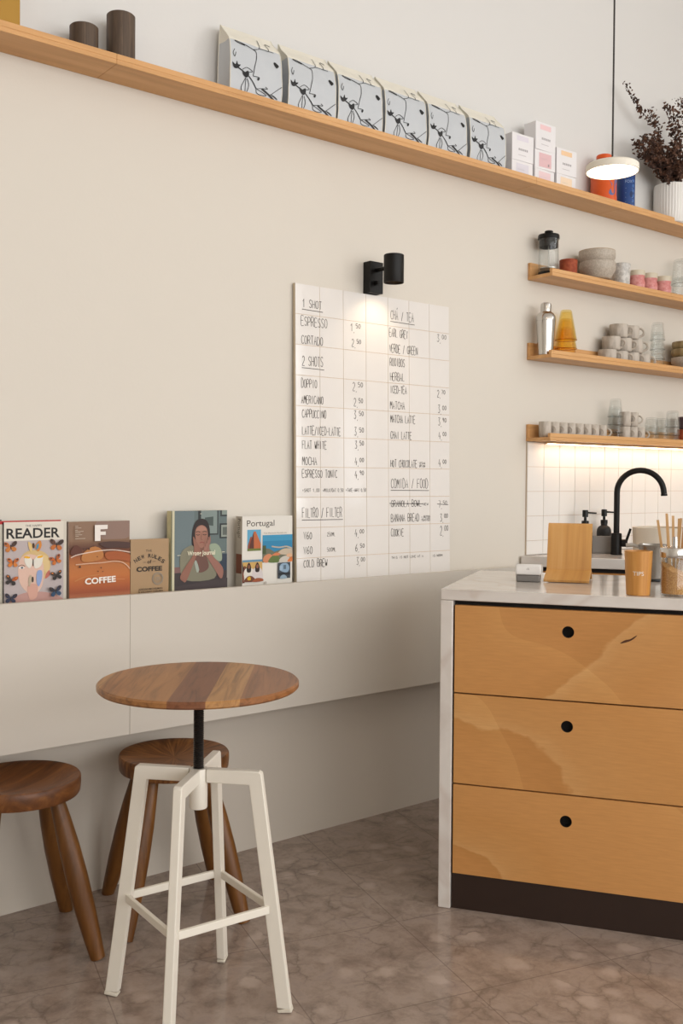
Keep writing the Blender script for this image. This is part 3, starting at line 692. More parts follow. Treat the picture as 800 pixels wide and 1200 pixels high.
def art_portugal(a, mb, w, h, t):
    a.text('Portugal', 185, 212, 100, '4b423b', 0.004, 315)
    a.rect(190, 252, 345, 498, '5ea0c0'); a.poly([(195, 440), (225, 335), (240, 330), (250, 400), (250, 498), (195, 498)], '8f4a34')
    a.poly([(215, 440), (262, 275), (285, 272), (345, 420), (345, 480), (210, 485)], 'b8653c'); a.poly([(215, 440), (262, 275), (265, 480), (210, 485)], '5a2f25'); a.rect(190, 470, 345, 498, '6a7434')
    a.rect(362, 320, 715, 640, '2c7fa8'); a.rect(362, 320, 715, 390, '3a8fb6'); a.poly([(362, 470), (440, 480), (500, 520), (560, 500), (640, 470), (715, 520), (715, 640), (362, 640)], '6a6a58')
    a.blob([(540, 540), (600, 490), (690, 490), (715, 520), (715, 570), (620, 560)], 'bfae98'); a.line([(468, 455), (560, 470), (640, 462), (715, 490)], 16, 'b5a896')
    a.blob([(370, 630), (380, 570), (440, 540), (480, 580), (430, 640)], 'c9835c'); a.blob([(430, 640), (470, 570), (540, 570), (560, 640)], '5d6f3a'); a.blob([(560, 640), (580, 590), (650, 575), (700, 640)], 'c6bfb4')
    a.blob([(470, 560), (520, 530), (570, 545), (540, 565)], 'd07c52', 3); a.blob([(640, 560), (690, 545), (715, 580), (660, 590)], 'd5aa88', 3); a.rect(362, 440, 400, 540, '44502f'); a.blob([(650, 640), (690, 590), (715, 600), (715, 640)], 'cf7438', 3)
    a.rect(70, 600, 358, 855, 'c8a15e'); a.rect(70, 600, 358, 625, '5c8aa4'); a.poly([(70, 700), (160, 660), (200, 720), (160, 855), (70, 855)], '6b3b26')
    for x, y, sh, sk, hr in ((120, 690, '5b3226', '7a4a34', '2c1c16'), (205, 700, 'd9d2c8', '7b4b36', '241814'), (300, 700, 'cfc6c4', '8a5842', '2a1a14'), (85, 730, '7d3e26', '7b4a34', '2c1c16')):
        a.blob([(x - 55, 850), (x - 50, 720), (x, 690), (x + 50, 720), (x + 58, 850)], sh); a.blob([(x - 24, y - 20), (x, y - 70), (x + 24, y - 20), (x + 20, y + 40), (x - 20, y + 40)], hr, 3); a.poly(ell(x, y - 22, 15, 24, 14), sk)
    a.blob([(150, 850), (190, 790), (240, 790), (280, 850)], '6e3e28'); a.blob([(185, 810), (215, 790), (225, 830), (195, 835)], 'd2a62c', 2); a.blob([(240, 855), (290, 815), (358, 825), (358, 855)], '97502f')
    a.rect(535, 650, 682, 838, '3c434c'); a.blob([(560, 740), (570, 670), (640, 660), (670, 720), (640, 770)], '8aa3ba'); a.rect(555, 690, 585, 740, '9db4c8'); a.rect(540, 770, 682, 800, '20242a'); a.blob([(560, 838), (580, 800), (620, 800), (640, 838)], '8fa5b4', 3); a.rect(600, 680, 630, 730, '5b6c7c')
    a.text('The Monocle Handbook', 365, 303, 22, '8a8278', 0, 270); a.poly(ell(392, 875, 14, 16, 12), 'b8b0a6')
    a.text('', 0, 0, 10, 'ffffff') if False else None
    # spine lettering, reading downwards
    vs, fs = text2d('Portugal', 0.024, 0.0)
    mb.add([(-0.0014, 0.0085 + y * 1.0 - 0.0 if False else thickmap(t, y), h - 0.006 - x * .80) for x, y in vs], fs, a.mi('4b423b'))
    mb.add([(-0.0014, 0.001, h - .1225), (-0.0014, t - .001, h - .1225), (-0.0014, t - .001, h - .186), (-0.0014, 0.001, h - .186)], [(0, 1, 2, 3)], a.mi('7a4630'))
def thickmap(t, y): return t - 0.011 - y
book('book', 'white travel handbook with four small photos beside the menu board', 1.752, 1.951, 1.126, -.071, .036, 'dcd7ce', (135, 712, 98, 902), art_portugal, 'b9b0a2')
for o_ in list(bpy.data.objects): pass

# ------------------------------------------------------------------ top shelf
o = MB().box(0, .2, -.055, .055, 0, .26).build('mustard_box', mat('mustard_card', 'ab802b', 0.55), None, (.797, -.075, SH0), bevel=0.003)
tag(o, 'mustard yellow box standing at the left end of the long shelf', 'box')
M_DARKWOOD = wood('dark_walnut_turned', [(0.3, '40322a'), (0.55, '594839'), (0.75, '6a5746')], (70, 70, 4), 0.5)
def wood_cyl(x, d, h, label):
    r = d / 2
    o = MB().lathe([(0, 0), (r - .002, 0), (r, .002), (r, h - .003), (r - .003, h), (r - .012, h), (r - .014, h - .004), (0, h - .004)], 44).build('wooden_canister', M_DARKWOOD, None, (x, -.07, SH0)); tag(o, label, 'canister', 'dark wood canisters on the long shelf')
wood_cyl(1.205, .081, .0935, 'shorter of the two dark turned-wood canisters on the long shelf')
wood_cyl(1.32, .083, .159, 'taller of the two dark turned-wood canisters on the long shelf')

# coffee bags -------------------------------------------------
BW, BD, BH = .198, .078, .246
M_BAGF = mat('pale_blue_grey_bag_film', 'c3c7cb', 0.42); M_BAGC = mat('cream_bag_film', 'e6e1d3', 0.45); M_INK = mat('black_bag_ink', '17171a', 0.5)
def bag_profile(v):
    """half-depth front, back at height fraction v; the top folds to a flat seam near the back"""
    f = [(0, .036), (.25, .042), (.55, .041), (.72, .035), (.78, .028), (.86, .008), (.92, -.008), (1, -.022)]
    b = [(0, .036), (.5, .034), (.8, .030), (1, .024)]
    def ip(t):
        for (a, x), (c, y) in zip(t, t[1:]):
            if v <= c: k = (v - a) / (c - a); return x + (y - x) * k
        return t[-1][1]
    return ip(f), ip(b)
def bag_front(u, v, seed=0):
    fr, bk = bag_profile(v); x = (u - .5) * BW * (1 - .03 * v)
    bulge = .006 * math.sin(PI * u) * math.sin(PI * min(1, v / .8)) if v < .8 else 0
    wr = 0.0035 * mnoise.noise(Vector((u * 5 + seed * 3.1, v * 5, seed)))
    if v > .9: wr *= .3
    return Vector((x, -fr - bulge + wr - 0.0, v * BH))
def make_bag(seed):
    t = thing('coffee_bag', '', 'coffee bag', (0, 0, 0), 0, 'illustrated coffee bags on the long shelf')
    NU, VS = 12, [0, .06, .15, .25, .35, .45, .55, .65, .72, .76, .78, .82, .86, .9, .95, 1]
    mb = MB(); vs = []; fs = []; ms = []
    for v in VS:
        fr, bk = bag_profile(v); row = [bag_front(i / NU, v, seed) for i in range(NU + 1)]
        xr = row[-1].x; xl = row[0].x; mid = (-fr + bk) / 2; pin = .016 * min(1, max(.15, 1 - v)) if v < 1 else .0
        row += [Vector((xr - pin, mid, v * BH)), Vector((xr, bk, v * BH)), Vector((xl, bk, v * BH)), Vector((xl + pin, mid, v * BH))]
        vs += row
    n = NU + 5
    for k in range(len(VS) - 1):
        for i in range(n):
            j = (i + 1) % n
            fs.append((k * n + i, k * n + j, (k + 1) * n + j, (k + 1) * n + i))
            ms.append(1 if VS[k] >= .76 else 0)
    fs.append(tuple(range(n))[::-1]); ms.append(0); fs.append(tuple(range((len(VS) - 1) * n, len(VS) * n))); ms.append(1)
    mb.add(vs, fs); mb.m = ms
    # cream side seams
    for u in (0.0, 1.0):
        mb.tube([bag_front(u, v, seed) for v in VS], .0016, 6, 1)
        fr = 1 if u else -1
        mb.tube([Vector((fr * BW / 2 * (1 - .03 * v), bag_profile(v)[1], v * BH)) for v in VS], .0016, 6, 1)
    mb.build('pouch', [M_BAGF, M_BAGC], t, angle=50)
    ink = MB(); S = .285
    def f2(X, Y):
        u = (X - 205) / 450; z = .0205 - (Y - 580 - S * (X - 205)) / 2653
        v = min(max(z / BH, 0), .999); p = bag_front(min(max(u, .0), 1), v, seed); p2 = bag_front(min(max(u, 0), 1), min(v + .01, 1), seed)
        tz = (p2 - p).normalized(); nn = Vector((0, -tz.z, tz.y)) if tz.length else Vector((0, -1, 0))
        return p + nn * .0011
    def st(pts, w=5.5, k=5):
        q = [p[:2] for p in spline(pts, k)] if len(pts) > 2 else [pts[0], ((pts[0][0] + pts[1][0]) / 2, (pts[0][1] + pts[1][1]) / 2), pts[1]]
        vs, fs = ribbon(q, w); ink.add([f2(*p) for p in vs], fs)
    def bl(pts): q = [p[:2] for p in spline(pts, 3, True)]; ink.add([f2(*p) for p in q], [tuple(range(len(q)))])
    st([(250, 155), (290, 172), (340, 205), (400, 240), (425, 265), (420, 330), (402, 400), (388, 470)]); st([(250, 160), (275, 178), (330, 205)], 9)
    st([(388, 470), (420, 476), (443, 485), (436, 505)]); bl([(424, 488), (440, 484), (444, 500), (430, 508)])
    st([(400, 240), (460, 230), (478, 180), (495, 125)]); st([(460, 230), (505, 236), (545, 250), (550, 215), (552, 180)]); st([(552, 180), (560, 165), (595, 190), (572, 158)]); st([(545, 250), (590, 262)])
    bl([(580, 352), (602, 348), (625, 378), (612, 398), (592, 385)]); st([(622, 390), (628, 378), (615, 362)], 5)
    st([(240, 235), (226, 268), (238, 300), (250, 262)], 5)
    bl([(218, 345), (243, 368), (256, 338), (264, 368), (286, 372), (266, 396), (246, 402), (228, 388)])
    st([(266, 396), (310, 432), (352, 470), (400, 538), (422, 572)], 9); st([(468, 574), (500, 598), (545, 634), (600, 694)], 15); st([(422, 572), (470, 572), (520, 578), (500, 560)])
    bl([(296, 425), (312, 440), (330, 430), (350, 425), (354, 462), (332, 482), (308, 462)]); st([(300, 412), (340, 396), (384, 432), (350, 436)])
    st([(325, 482), (294, 560), (316, 610), (336, 608), (354, 550), (338, 490)]); st([(327, 490), (326, 550), (328, 606)], 5)
    st([(422, 572), (428, 604), (465, 626), (512, 630), (470, 600), (430, 576)]); st([(545, 628), (600, 592), (652, 560)]); st([(560, 630), (612, 664), (585, 640), (548, 620)])
    ink.build('printed_drawing', M_INK, t, normals=False, smooth=False)
    return t
bl = [('leftmost illustrated coffee bag, its grey left side showing', 1.7755), ('second illustrated coffee bag from the left on the long shelf', 2.0), ('third illustrated coffee bag from the left on the long shelf', 2.2085),
      ('fourth illustrated coffee bag from the left on the long shelf', 2.4205), ('fifth illustrated coffee bag from the left on the long shelf', 2.631), ('rightmost illustrated coffee bag, next to the small white boxes', 2.848)]
for i, (lb, x) in enumerate(bl):
    b = make_bag(i); b['label'] = lb; b.location = (x, -.062 + .0, SH0 + .0004)

# small white boxes ------------------------------------------
M_CARD = mat('white_carton', 'e8e5e6', 0.5)
def carton(x, z, w, h, col, hi, label, pale):
    t = thing('carton', label, 'box', (x, -.0985, z), random.uniform(-.04, .04), 'small white cartons on the long shelf'); d = .062
    MB().box(-w / 2, w / 2, 0, d, 0, h).build('carton_body', M_CARD, t, bevel=0.0012)
    mb = MB()
    y = -.0004
    def r(x0, x1, z0, z1, mi): mb.add([(x0, y, z0), (x1, y, z0), (x1, y, z1), (x0, y, z1)], [(0, 1, 2, 3)], mi)
    if pale:
        r(-w * .28, w * .26, h * .74, h * .92, 0)
        for k in range(6): r(-w * .2 + k * w * .075, -w * .2 + k * w * .075 + w * .05, h * .38, h * .46, 1)
        r(-w * .22, w * .15, h * .2, h * .225, 2)
    else:
        r(-w * .3, w * .3, h * .12, h * .86, 0); r(w * .14, w * .2, h * .2, h * .34, 1); r(-w * .2, w * .1, h * .55, h * .57, 2)
    mb.build('printed_label', [flat(col), flat('a9a4a6'), flat('c9c4c6')], t, smooth=False, normals=False)
z0 = SH0 + .0004
carton(3.052, z0, .122, .077, 'dcd8e0', 0, 'bottom lilac-labelled white carton beside the last coffee bag', False); carton(3.054, z0 + .0775, .124, .107, 'dfd9e2', 0, 'top lilac-striped white carton beside the last coffee bag', True)
carton(3.188, z0, .122, .07, 'e9ced0', 0, 'lowest pink-labelled white carton in the tallest stack', False); carton(3.19, z0 + .0705, .122, .076, 'e2bcbf', 0, 'middle carton with pink square in the tallest stack', False); carton(3.192, z0 + .147, .124, .112, 'ecc8ca', 0, 'topmost pink-striped white carton in the tallest stack', True)
carton(3.325, z0, .122, .074, 'f1d9bd', 0, 'bottom orange-labelled carton in the right-hand carton stack', False); carton(3.327, z0 + .0745, .124, .107, 'f0cba2', 0, 'top orange-striped carton in the right-hand carton stack', True)

# tins ---------------------------------------------------------
M_ORANGE = mat('glossy_orange_tin', 'd9581c', 0.28); M_BLUE = mat('cobalt_blue_tin', '1f4380', 0.3)
jar = thing('orange_tin', 'glossy orange tin with a lid behind the hanging lamp', 'tin', (3.618, -.068, SH0 + .0004))
mb = MB().lathe([(0, 0), (.0535, 0), (.0565, .003), (.0565, .172), (.052, .184), (.036, .196), (.031, .2), (.031, .206), (0, .206)], 48)
for i in range(7):
    a0 = -1.9 + .0; pass
def patch(mb, r, a, z, pts, mi): mb.add([((r + .0006) * math.cos(a + x / r), (r + .0006) * math.sin(a + x / r), z + y) for x, y in pts], [tuple(range(len(pts)))], mi)
patch(mb, .0565, -1.75, .06, [p[:2] for p in spline([(-.02, .05), (-.006, .02), (-.02, -.01), (-.008, -.022), (.012, -.01), (.016, .02), (.026, .05)], 4, True)], 1)
patch(mb, .0565, -1.42, .09, [(-.012, -.05), (.014, -.05), (.014, .05), (-.012, .05)], 1)
mb.build('tin_body', [M_ORANGE, flat('4a5c92', 0.35)], jar)
MB().lathe([(0, .2062), (.032, .2062), (.0335, .208), (.0335, .2205), (.031, .224), (0, .224)], 40).build('lid', M_ORANGE, jar)
tin = thing('blue_tin', 'dark blue cylindrical tin with pale lettering beside the orange tin', 'tin', (3.779, -.068, SH0 + .0004))
mb = MB().lathe([(0, 0), (.037, 0), (.0395, .0025), (.0395, .188), (.037, .192), (0, .192)], 44)
def cyl_text(mb, body, size, r, amid, z, mi, width, bold=0.0):
    vs, fs = text2d(body, size, bold); x0, x1 = min(v[0] for v in vs), max(v[0] for v in vs); k = width / (x1 - x0)
    mb.add([((r + .0006) * math.cos(amid + ((x - x0) * k - width / 2) / r), (r + .0006) * math.sin(amid + ((x - x0) * k - width / 2) / r), z + y) for x, y in vs], fs, mi)
cyl_text(mb, 'FOX', .018, .0395, -2.2, .126, 1, .032, .01)
for q in range(4): patch(mb, .0395, -2.1, .04 + q * .02, [(-.018, 0), (.014, 0), (.014, .003), (-.018, .003)], 1)
patch(mb, .0395, -1.9, .075, [p[:2] for p in ell(0, 0, .008, .014, 14)], 2)
for k in range(6): patch(mb, .0395, -1.75, .02 + k * .022, [(-.001, 0), (.012, 0), (.012, .012), (-.001, .012)], 3)
mb.build('tin_body', [M_BLUE, flat('8fa3c6'), flat('16305f'), flat('4a6ea8')], tin)

# vase and dried branches ---------------------------------------
VX, VY, VR = 4.103, -.0835, .076
vase = MB().lathe([(0, 0), (VR * .86, 0), (VR * .9, .004), (VR, .06), (VR, .16), (VR * .98, .178), (VR * .98 - .006, .178), (VR * .94 - .006, .16), (VR * .9 - .006, .02), (0, .02)], 144,
      flute=lambda a, z: .022 * math.cos(a * 36) if .004 < z < .177 else 0).build('fluted_vase', M_WHITECER, None, (VX, VY, SH0 + .0004), angle=60)
tag(vase, 'white fluted vase holding dried brown branches on the long shelf', 'vase')
M_LEAF = speckle('dried_brown_leaves', '39251c', '6b4a38', 30, 0.8); M_STEM = mat('dried_stem', '4a3326', 0.8)
bunch = thing('dried_branches', 'dried dark brown leafy branches standing in the white fluted vase', 'dried plant', (VX, VY, SH0 + .06))
rl = random.Random(11)
def branch(pts, kind, dens=1.0, leaf=.012, spread=.01):
    base = Vector((VX, VY, SH0 + .06)); P = [Vector(p) - base for p in spline(pts, 8)]
    k = len(P); sm = MB().tube(P, [.0022 - .0014 * i / k for i in range(k)], 6); st_ = sm.build('stem', M_STEM, bunch)
    L = MB(); tot = sum((P[i + 1] - P[i]).length for i in range(k - 1)); nn = int(tot / .0046 * dens)
    for q in range(nn):
        s = (q + rl.random()) / nn; s = .25 + .75 * s; i = min(int(s * (k - 1)), k - 2); c = P[i].lerp(P[i + 1], s * (k - 1) - i)
        c = c + Vector((rl.gauss(0, spread), rl.gauss(0, spread), rl.gauss(0, spread)))
        ax = Vector((rl.gauss(0, 1), rl.gauss(0, 1), rl.gauss(0, .8))).normalized(); bx = ax.cross(Vector((rl.gauss(0, 1), rl.gauss(0, 1), rl.gauss(0, 1)))).normalized(); cx_ = ax.cross(bx)
        l = leaf * 1.5 * rl.uniform(.6, 1.25) * (1.15 - .5 * s); w = l * rl.uniform(.5, .8)
        if c.y + base.y > -.012: c.y = -.012 - base.y
        pts_ = [c - ax * l * .5, c + bx * w * .5 + cx_ * l * .12, c + ax * l * .5, c - bx * w * .5 + cx_ * l * .16, c - cx_ * l * .14]
        pts_ = [Vector((p.x, min(p.y, -.006 - base.y), p.z)) for p in pts_]
        L.add(pts_, [(0, 1, 4), (1, 2, 4), (2, 3, 4), (3, 0, 4)])
    L.build('dried_leaves', M_LEAF, st_, smooth=False, normals=False)
b0 = (VX, VY, SH0 + .08)
branch([b0, (4.05, -.085, 2.66), (4.023, -.085, 2.763), (3.973, -.085, 2.87), (3.867, -.08, 2.923), (3.821, -.08, 2.957), (3.75, -.075, 3.02)], 0, .9, .016, .008)
branch([b0, (4.06, -.07, 2.66), (4.055, -.06, 2.80), (4.02, -.06, 2.9), (3.945, -.07, 2.955)], 0, 1.0, .016, .009)
branch([b0, (4.09, -.09, 2.66), (4.11, -.095, 2.78), (4.087, -.1, 2.9), (4.031, -.1, 2.985)], 0, 1.6, .02, .014)
branch([b0, (4.12, -.08, 2.66), (4.17, -.08, 2.8), (4.16, -.08, 2.92), (4.17, -.09, 3.05)], 0, 1.6, .018, .012)
branch([b0, (4.03, -.1, 2.665), (3.95, -.11, 2.75), (3.86, -.12, 2.785), (3.775, -.12, 2.745)], 0, 2.0, .018, .012)
branch([b0, (4.02, -.1, 2.66), (3.95, -.11, 2.7), (3.87, -.12, 2.71), (3.80, -.12, 2.725)], 0, 2.6, .02, .014)
branch([b0, (4.05, -.11, 2.66), (4.01, -.13, 2.70), (3.99, -.15, 2.66), (3.975, -.155, 2.60)], 0, 1.2, .016, .007)
branch([b0, (4.12, -.1, 2.66), (4.2, -.1, 2.76), (4.26, -.1, 2.86), (4.3, -.1, 2.98)], 0, 2.2, .02, .014)
branch([b0, (4.1, -.1, 2.67), (4.14, -.11, 2.72), (4.2, -.12, 2.74), (4.27, -.12, 2.73)], 0, 3.0, .02, .016)
branch([b0, (4.08, -.12, 2.665), (4.06, -.13, 2.69), (4.04, -.135, 2.73), (4.03, -.14, 2.76)], 0, 5.0, .022, .022)
branch([b0, (4.07, -.08, 2.665), (4.04, -.08, 2.71), (4.0, -.08, 2.74), (3.97, -.08, 2.80)], 0, 4.0, .022, .018)

# hanging lamp ---------------------------------------------------
lamp = thing('pendant_lamp', 'small white disc pendant lamp glowing and hanging on a dark cord', 'pendant lamp', (2.68, -.807, 2.245))
R_ = .0835
MB().lathe([(0, .006), (R_ - .005, .006), (R_ - .003, .0), (R_, .001), (R_, .02), (R_ - .004, .0245), (.008, .0275), (0, .0275)], 64).build('shade', mat('white_lamp_shade', 'e7e0d2', 0.45), lamp)
MB().lathe([(0, .0015), (R_ - .0045, .0015), (R_ - .0045, .0055), (0, .0055)], 64).build('diffuser', mat('lamp_diffuser', 'fff6e8', 0.5, emit='ffe6c4', strength=6.0), lamp)
MB().lathe([(0, .0276), (.005, .0276), (.005, .046), (.002, .05), (0, .05)], 16).build('cord_grip', mat('brass', 'b68b45', 0.3, 1.0), lamp)
MB().tube([(0, 0, .05), (0, 0, 1.6)], .0029, 8).build('cord', mat('dark_cord', '3a3634', 0.7), lamp)
MB().lathe([(0, 1.6), (.05, 1.6), (.05, 1.63), (0, 1.63)], 32).build('ceiling_rose', mat('white_lamp_shade'), lamp)
# ------------------------------------------------------------------ upper short shelf
fp = thing('french_press', 'glass french press with black lid at the left end of the upper shelf', 'french press', (3.262, -.062, SH1 + .0005))
MB().lathe([(0, 0), (.042, 0), (.0435, .002), (.0435, .013), (.041, .015), (0, .015)], 40).build('base', M_BLACKPL, fp)
MB().lathe([(0, .0155), (.041, .0155), (.042, .0175), (.042, .152), (.0398, .152), (.0398, .0195), (0, .0185)], 48).build('glass_beaker', M_GLASS, fp)
MB().tube([(0, 0, .04), (0, 0, .168)], .0022, 8).lathe([(0, .028), (.0375, .028), (.0375, .033), (0, .04)], 32).build('plunger', M_STEELB, fp)
MB().lathe([(.0392, .118), (.0392, .152), (.0445, .1525), (.0445, .166), (.0425, .170), (0, .172), (0, .169), (.036, .164), (.036, .118)], 44).build('lid', M_BLACKPL, fp)
MB().lathe([(0, .1725), (.006, .1725), (.0055, .178), (.017, .1805), (.018, .184), (.015, .187), (0, .188)], 28).build('knob', M_BLACKPL, fp)
def cup(name, label, cat, prof, M, x, y, z, n=40, mats=None, group=None, mi=None):
    o = MB().lathe(prof, n, mats).build(name, M, None, (x, y, z)); return tag(o, label, cat, group)
M_TERRA = speckle('terracotta', '8f3d22', 'a5502f', 60, 0.7, bump=.1)
M_STONE = speckle('oatmeal_stoneware', 'ada193', 'bfb4a6', 160, 0.5, bump=.03); M_GREYCUP = speckle('grey_speckled_glaze', 'b5b1ab', 'd3cfc9', 70, 0.35)
M_RIM = mat('tan_raw_rim', 'a58c6e', 0.6)
def wallprof(r0, r1, h, t=.004, foot=.006):
    return [(0, 0), (r0 - .004, 0), (r0, .004), (r1, h - .002), (r1 - t / 2, h), (r1 - t, h - .002), (r0 - t, foot + .004), (0, foot)]
cup('terracotta_cup', 'brick-red terracotta cup next to the french press', 'cup', wallprof(.036, .038, .082), M_TERRA, 3.384, -.068, SH1 + .0005)
def bowl(name, label, x, y, z, r, h, M, group, rim=None):
    rim = rim or M
    prof = [(0, 0), (.0185, 0), (.0195, .012), (.03, .0165), (.052, .0185), (r * .8, h * .32), (r * .885, h * .47), (r * .985, h * .62), (r, h * .78), (r * .985, h * .97), (r * .975, h), (r * .94, h), (r * .92, h * .9), (r * .8, h * .5), (.04, .023), (0, .021)]
    o = MB().lathe(prof, 52, [0] * 9 + [1, 1, 1, 0, 0, 0, 0]).build(name, [M, rim], None, (x, y, z)); return tag(o, label, 'bowl', group)
bowl('bowl', 'lower of two stacked beige stoneware bowls on the upper shelf', 3.545, -.0955, SH1 + .0005, .0775, .088, M_STONE, 'stacked bowls on the upper shelf')
bowl('bowl', 'upper of two stacked beige stoneware bowls on the upper shelf', 3.541, -.0955, SH1 + .053, .079, .084, M_STONE, 'stacked bowls on the upper shelf', M_RIM)
cup('grey_cup', 'pale grey speckled cup right of the stacked bowls', 'cup', wallprof(.036, .042, .116), M_GREYCUP, 3.752, -.068, SH1 + .0005)
M_PINK = speckle('pink_glaze', 'cc7c78', 'de9d97', 50, 0.35); M_CREAMGL = mat('cream_glaze', 'cfc4ae', 0.35)
for k, (x, lb) in enumerate(((3.868, 'pink ribbed cup with cream rim next to the grey cup'), (3.966, 'middle one of the three pink ribbed cups with cream rims'), (4.075, 'rightmost of the three pink ribbed cups with cream rims'))):
    cup('pink_cup', lb, 'cup', [(0, 0), (.027, 0), (.031, .004), (.037, .03), (.037, .05), (.0325, .062), (.034, .068), (.0365, .078), (.0375, .098), (.0365, .101), (.034, .101), (.031, .085), (.028, .01), (0, .008)], [M_PINK, M_CREAMGL], x, -.068, SH1 + .0005, 40, [0, 0, 0, 0, 0, 0, 0, 1, 1, 1, 1, 1, 1], 'pink cups on the upper shelf')
def tumbler_prof(r0, r1, h, t=.0022):  # inverted: foot up
    return [(r1, 0), (r1 + .0007, .0012), (r1, .0026), (r0, h - .006), (r0 - .004, h), (0, h), (0, h - .006), (r0 - .0045, h - .009), (r1 - t, .001), (r1 - t, 0), (r1, 0)]
def tstack(x, y, z, n, off, labels, group, r0=.026, r1=.034, h=.08, M=M_GLASS, name='glass_tumbler'):
    for k in range(n):
        o = MB().lathe(tumbler_prof(r0, r1, h), 36, [1, 1] + [0] * 7 + [1]).build(name, [M, M_AMBEREDGE if M is M_AMBER else M_CLEAREDGE], None, (x, y, z + .0004 + k * off)); tag(o, labels[k], 'glass', group)
tstack(4.23, -.069, SH1, 2, .085, ['lower large upturned glass at the right end of the upper shelf', 'upper large upturned glass at the right end of the upper shelf'], 'large glasses on the upper shelf', .042, .05, .118)
# ------------------------------------------------------------------ middle short shelf
shk = thing('cocktail_shaker', 'polished steel cocktail shaker at the left end of the middle shelf', 'cocktail shaker', (3.242, -.068, SH2 + .0005))
MB().lathe([(0, 0), (.029, 0), (.031, .002), (.0395, .125), (.0405, .138), (.0405, .142), (0, .142)], 52).build('body', M_STEEL, shk)
MB().lathe([(0, .1422), (.0415, .1422), (.0415, .15), (.039, .163), (.032, .174), (.0235, .179), (.0225, .181), (0, .181)], 52).build('strainer_top', M_STEEL, shk)
MB().lathe([(0, .1812), (.0222, .1812), (.0222, .206), (.0205, .214), (.014, .218), (0, .2185)], 44).build('cap', M_STEEL, shk)
tstack(3.372, -.069, SH2, 3, .037, ['lowest of three nested amber glasses on the middle shelf', 'middle one of three nested amber glasses on the middle shelf', 'topmost of three nested amber glasses on the middle shelf'], 'nested amber glasses', .0235, .046, .128, M_AMBER, 'amber_glass')
# amber glasses bulge outwards
for ob in [q for q in bpy.data.objects if q.name.startswith('amber_glass')]:
    for v in ob.data.vertices:
        t_ = v.co.z / .128; k = 1 + .22 * math.sin(PI * min(max(t_, 0), 1)) * (1 if t_ > .03 else .3); v.co.x *= k; v.co.y *= k
M_MUG = speckle('warm_grey_ribbed_stoneware', 'a89d90', 'c4baae', 40, 0.6, stretch=(1, 1, .3))
def handled_cup(name, label, cat, r, h, hr, ha, x, y, z, group):
    t = thing(name, label, cat, (x, y, z), ha, group)
    MB().lathe(wallprof(r * .97, r, h, .004, .006), 40, flute=lambda a, z_: .006 * math.cos(a * 26)).build('cup_body', M_MUG, t, angle=50)
    pts = [(r * .955 + (hr * 1.15) * math.cos(a) * (1 if a is not None else 1), 0, h * .5 + hr * math.sin(a)) for a in [PI * (-.52 + 1.04 * i / 14) for i in range(15)]]
    MB().tube(pts, .0052 if r > .03 else .0038, 10).build('handle', M_MUG, t)
    return t
mug = handled_cup('stoneware_mug', '', 'mug', .041, .0596, .0185, math.radians(-58), 0, 0, 0, 'stacked stoneware mugs on the middle shelf')
kids(mug)
spots = [(3.667 + .0845 * i, 0, 'bottom', i) for i in range(4)] + [(3.694 + .0845 * i, 1, 'middle', i) for i in range(3)] + [(3.748 + .0845 * i, 2, 'top', i) for i in range(2)]
words = ['first', 'second', 'third', 'fourth']
for i, (x, lv, rw, k) in enumerate(spots):
    mlab = f'{words[k]} grey stoneware mug from the left in the {rw} row of the mug pile'
    if i == 0: mug.location = (x, -.0615, SH2 + .0005); mug['label'] = mlab
    else: dup(mug, (x, -.0615, SH2 + .0005 + lv * .0601), None, mlab)
tstack(4.035, -.069, SH2, 4, .045, [f'{w} clear tumbler of the stack beside the grey mugs' for w in ('lowest', 'second lowest', 'second highest', 'highest')], 'clear tumblers on the middle shelf', .026, .034, .082)
M_OLIVE = speckle('olive_brown_glaze', '8a7550', 'a8946c', 30, 0.5)
bowl('bowl', 'lowest grey bowl of the stack at the right end of the middle shelf', 4.245, -.097, SH2 + .0005, .079, .068, M_STONE, 'bowls on the middle shelf')
bowl('bowl', 'middle olive-brown bowl of the stack at the right end of the middle shelf', 4.245, -.097, SH2 + .046, .0785, .062, M_OLIVE, 'bowls on the middle shelf')
bowl('bowl', 'topmost olive-brown bowl of the stack at the right end of the middle shelf', 4.245, -.097, SH2 + .083, .076, .06, M_OLIVE, 'bowls on the middle shelf')

# ------------------------------------------------------------------ lowest short shelf
esp = handled_cup('espresso_cup', '', 'cup', .0262, .066, .0165, math.radians(-56), 0, 0, 0, 'grey espresso cups on the lowest shelf')
kids(esp)
ex = [3.2455 + .0535 * i for i in range(8)]
for i, x in enumerate(ex):
    lb = f'{["first", "second", "third", "fourth", "fifth", "sixth", "seventh", "eighth"][i]} grey espresso cup from the left end of the lowest shelf'
    if i == 0: esp.location = (x, -.068, SH3 + .0005); esp['label'] = lb
    else: dup(esp, (x, -.068, SH3 + .0005), None, lb)
for x, lv, lb in ((3.792, 0, 'lower left grey espresso cup right of the tall clear tumbler stack'), (3.8475, 0, 'lower middle grey espresso cup right of the tall clear tumbler stack'), (3.903, 0, 'lower right grey espresso cup beside the upturned glasses'),
                  (3.795, 1, 'upper left grey espresso cup stacked right of the clear tumblers'), (3.8505, 1, 'upper right grey espresso cup stacked right of the clear tumblers')):
    dup(esp, (x, -.068, SH3 + .0005 + lv * .0665), None, lb)
tstack(3.722, -.069, SH3, 4, .0355, [f'{w} clear tumbler of the tall stack right of the espresso cup row' for w in ('lowest', 'second lowest', 'second highest', 'highest')], 'tall clear tumbler stack on the lowest shelf', .0245, .034, .08)
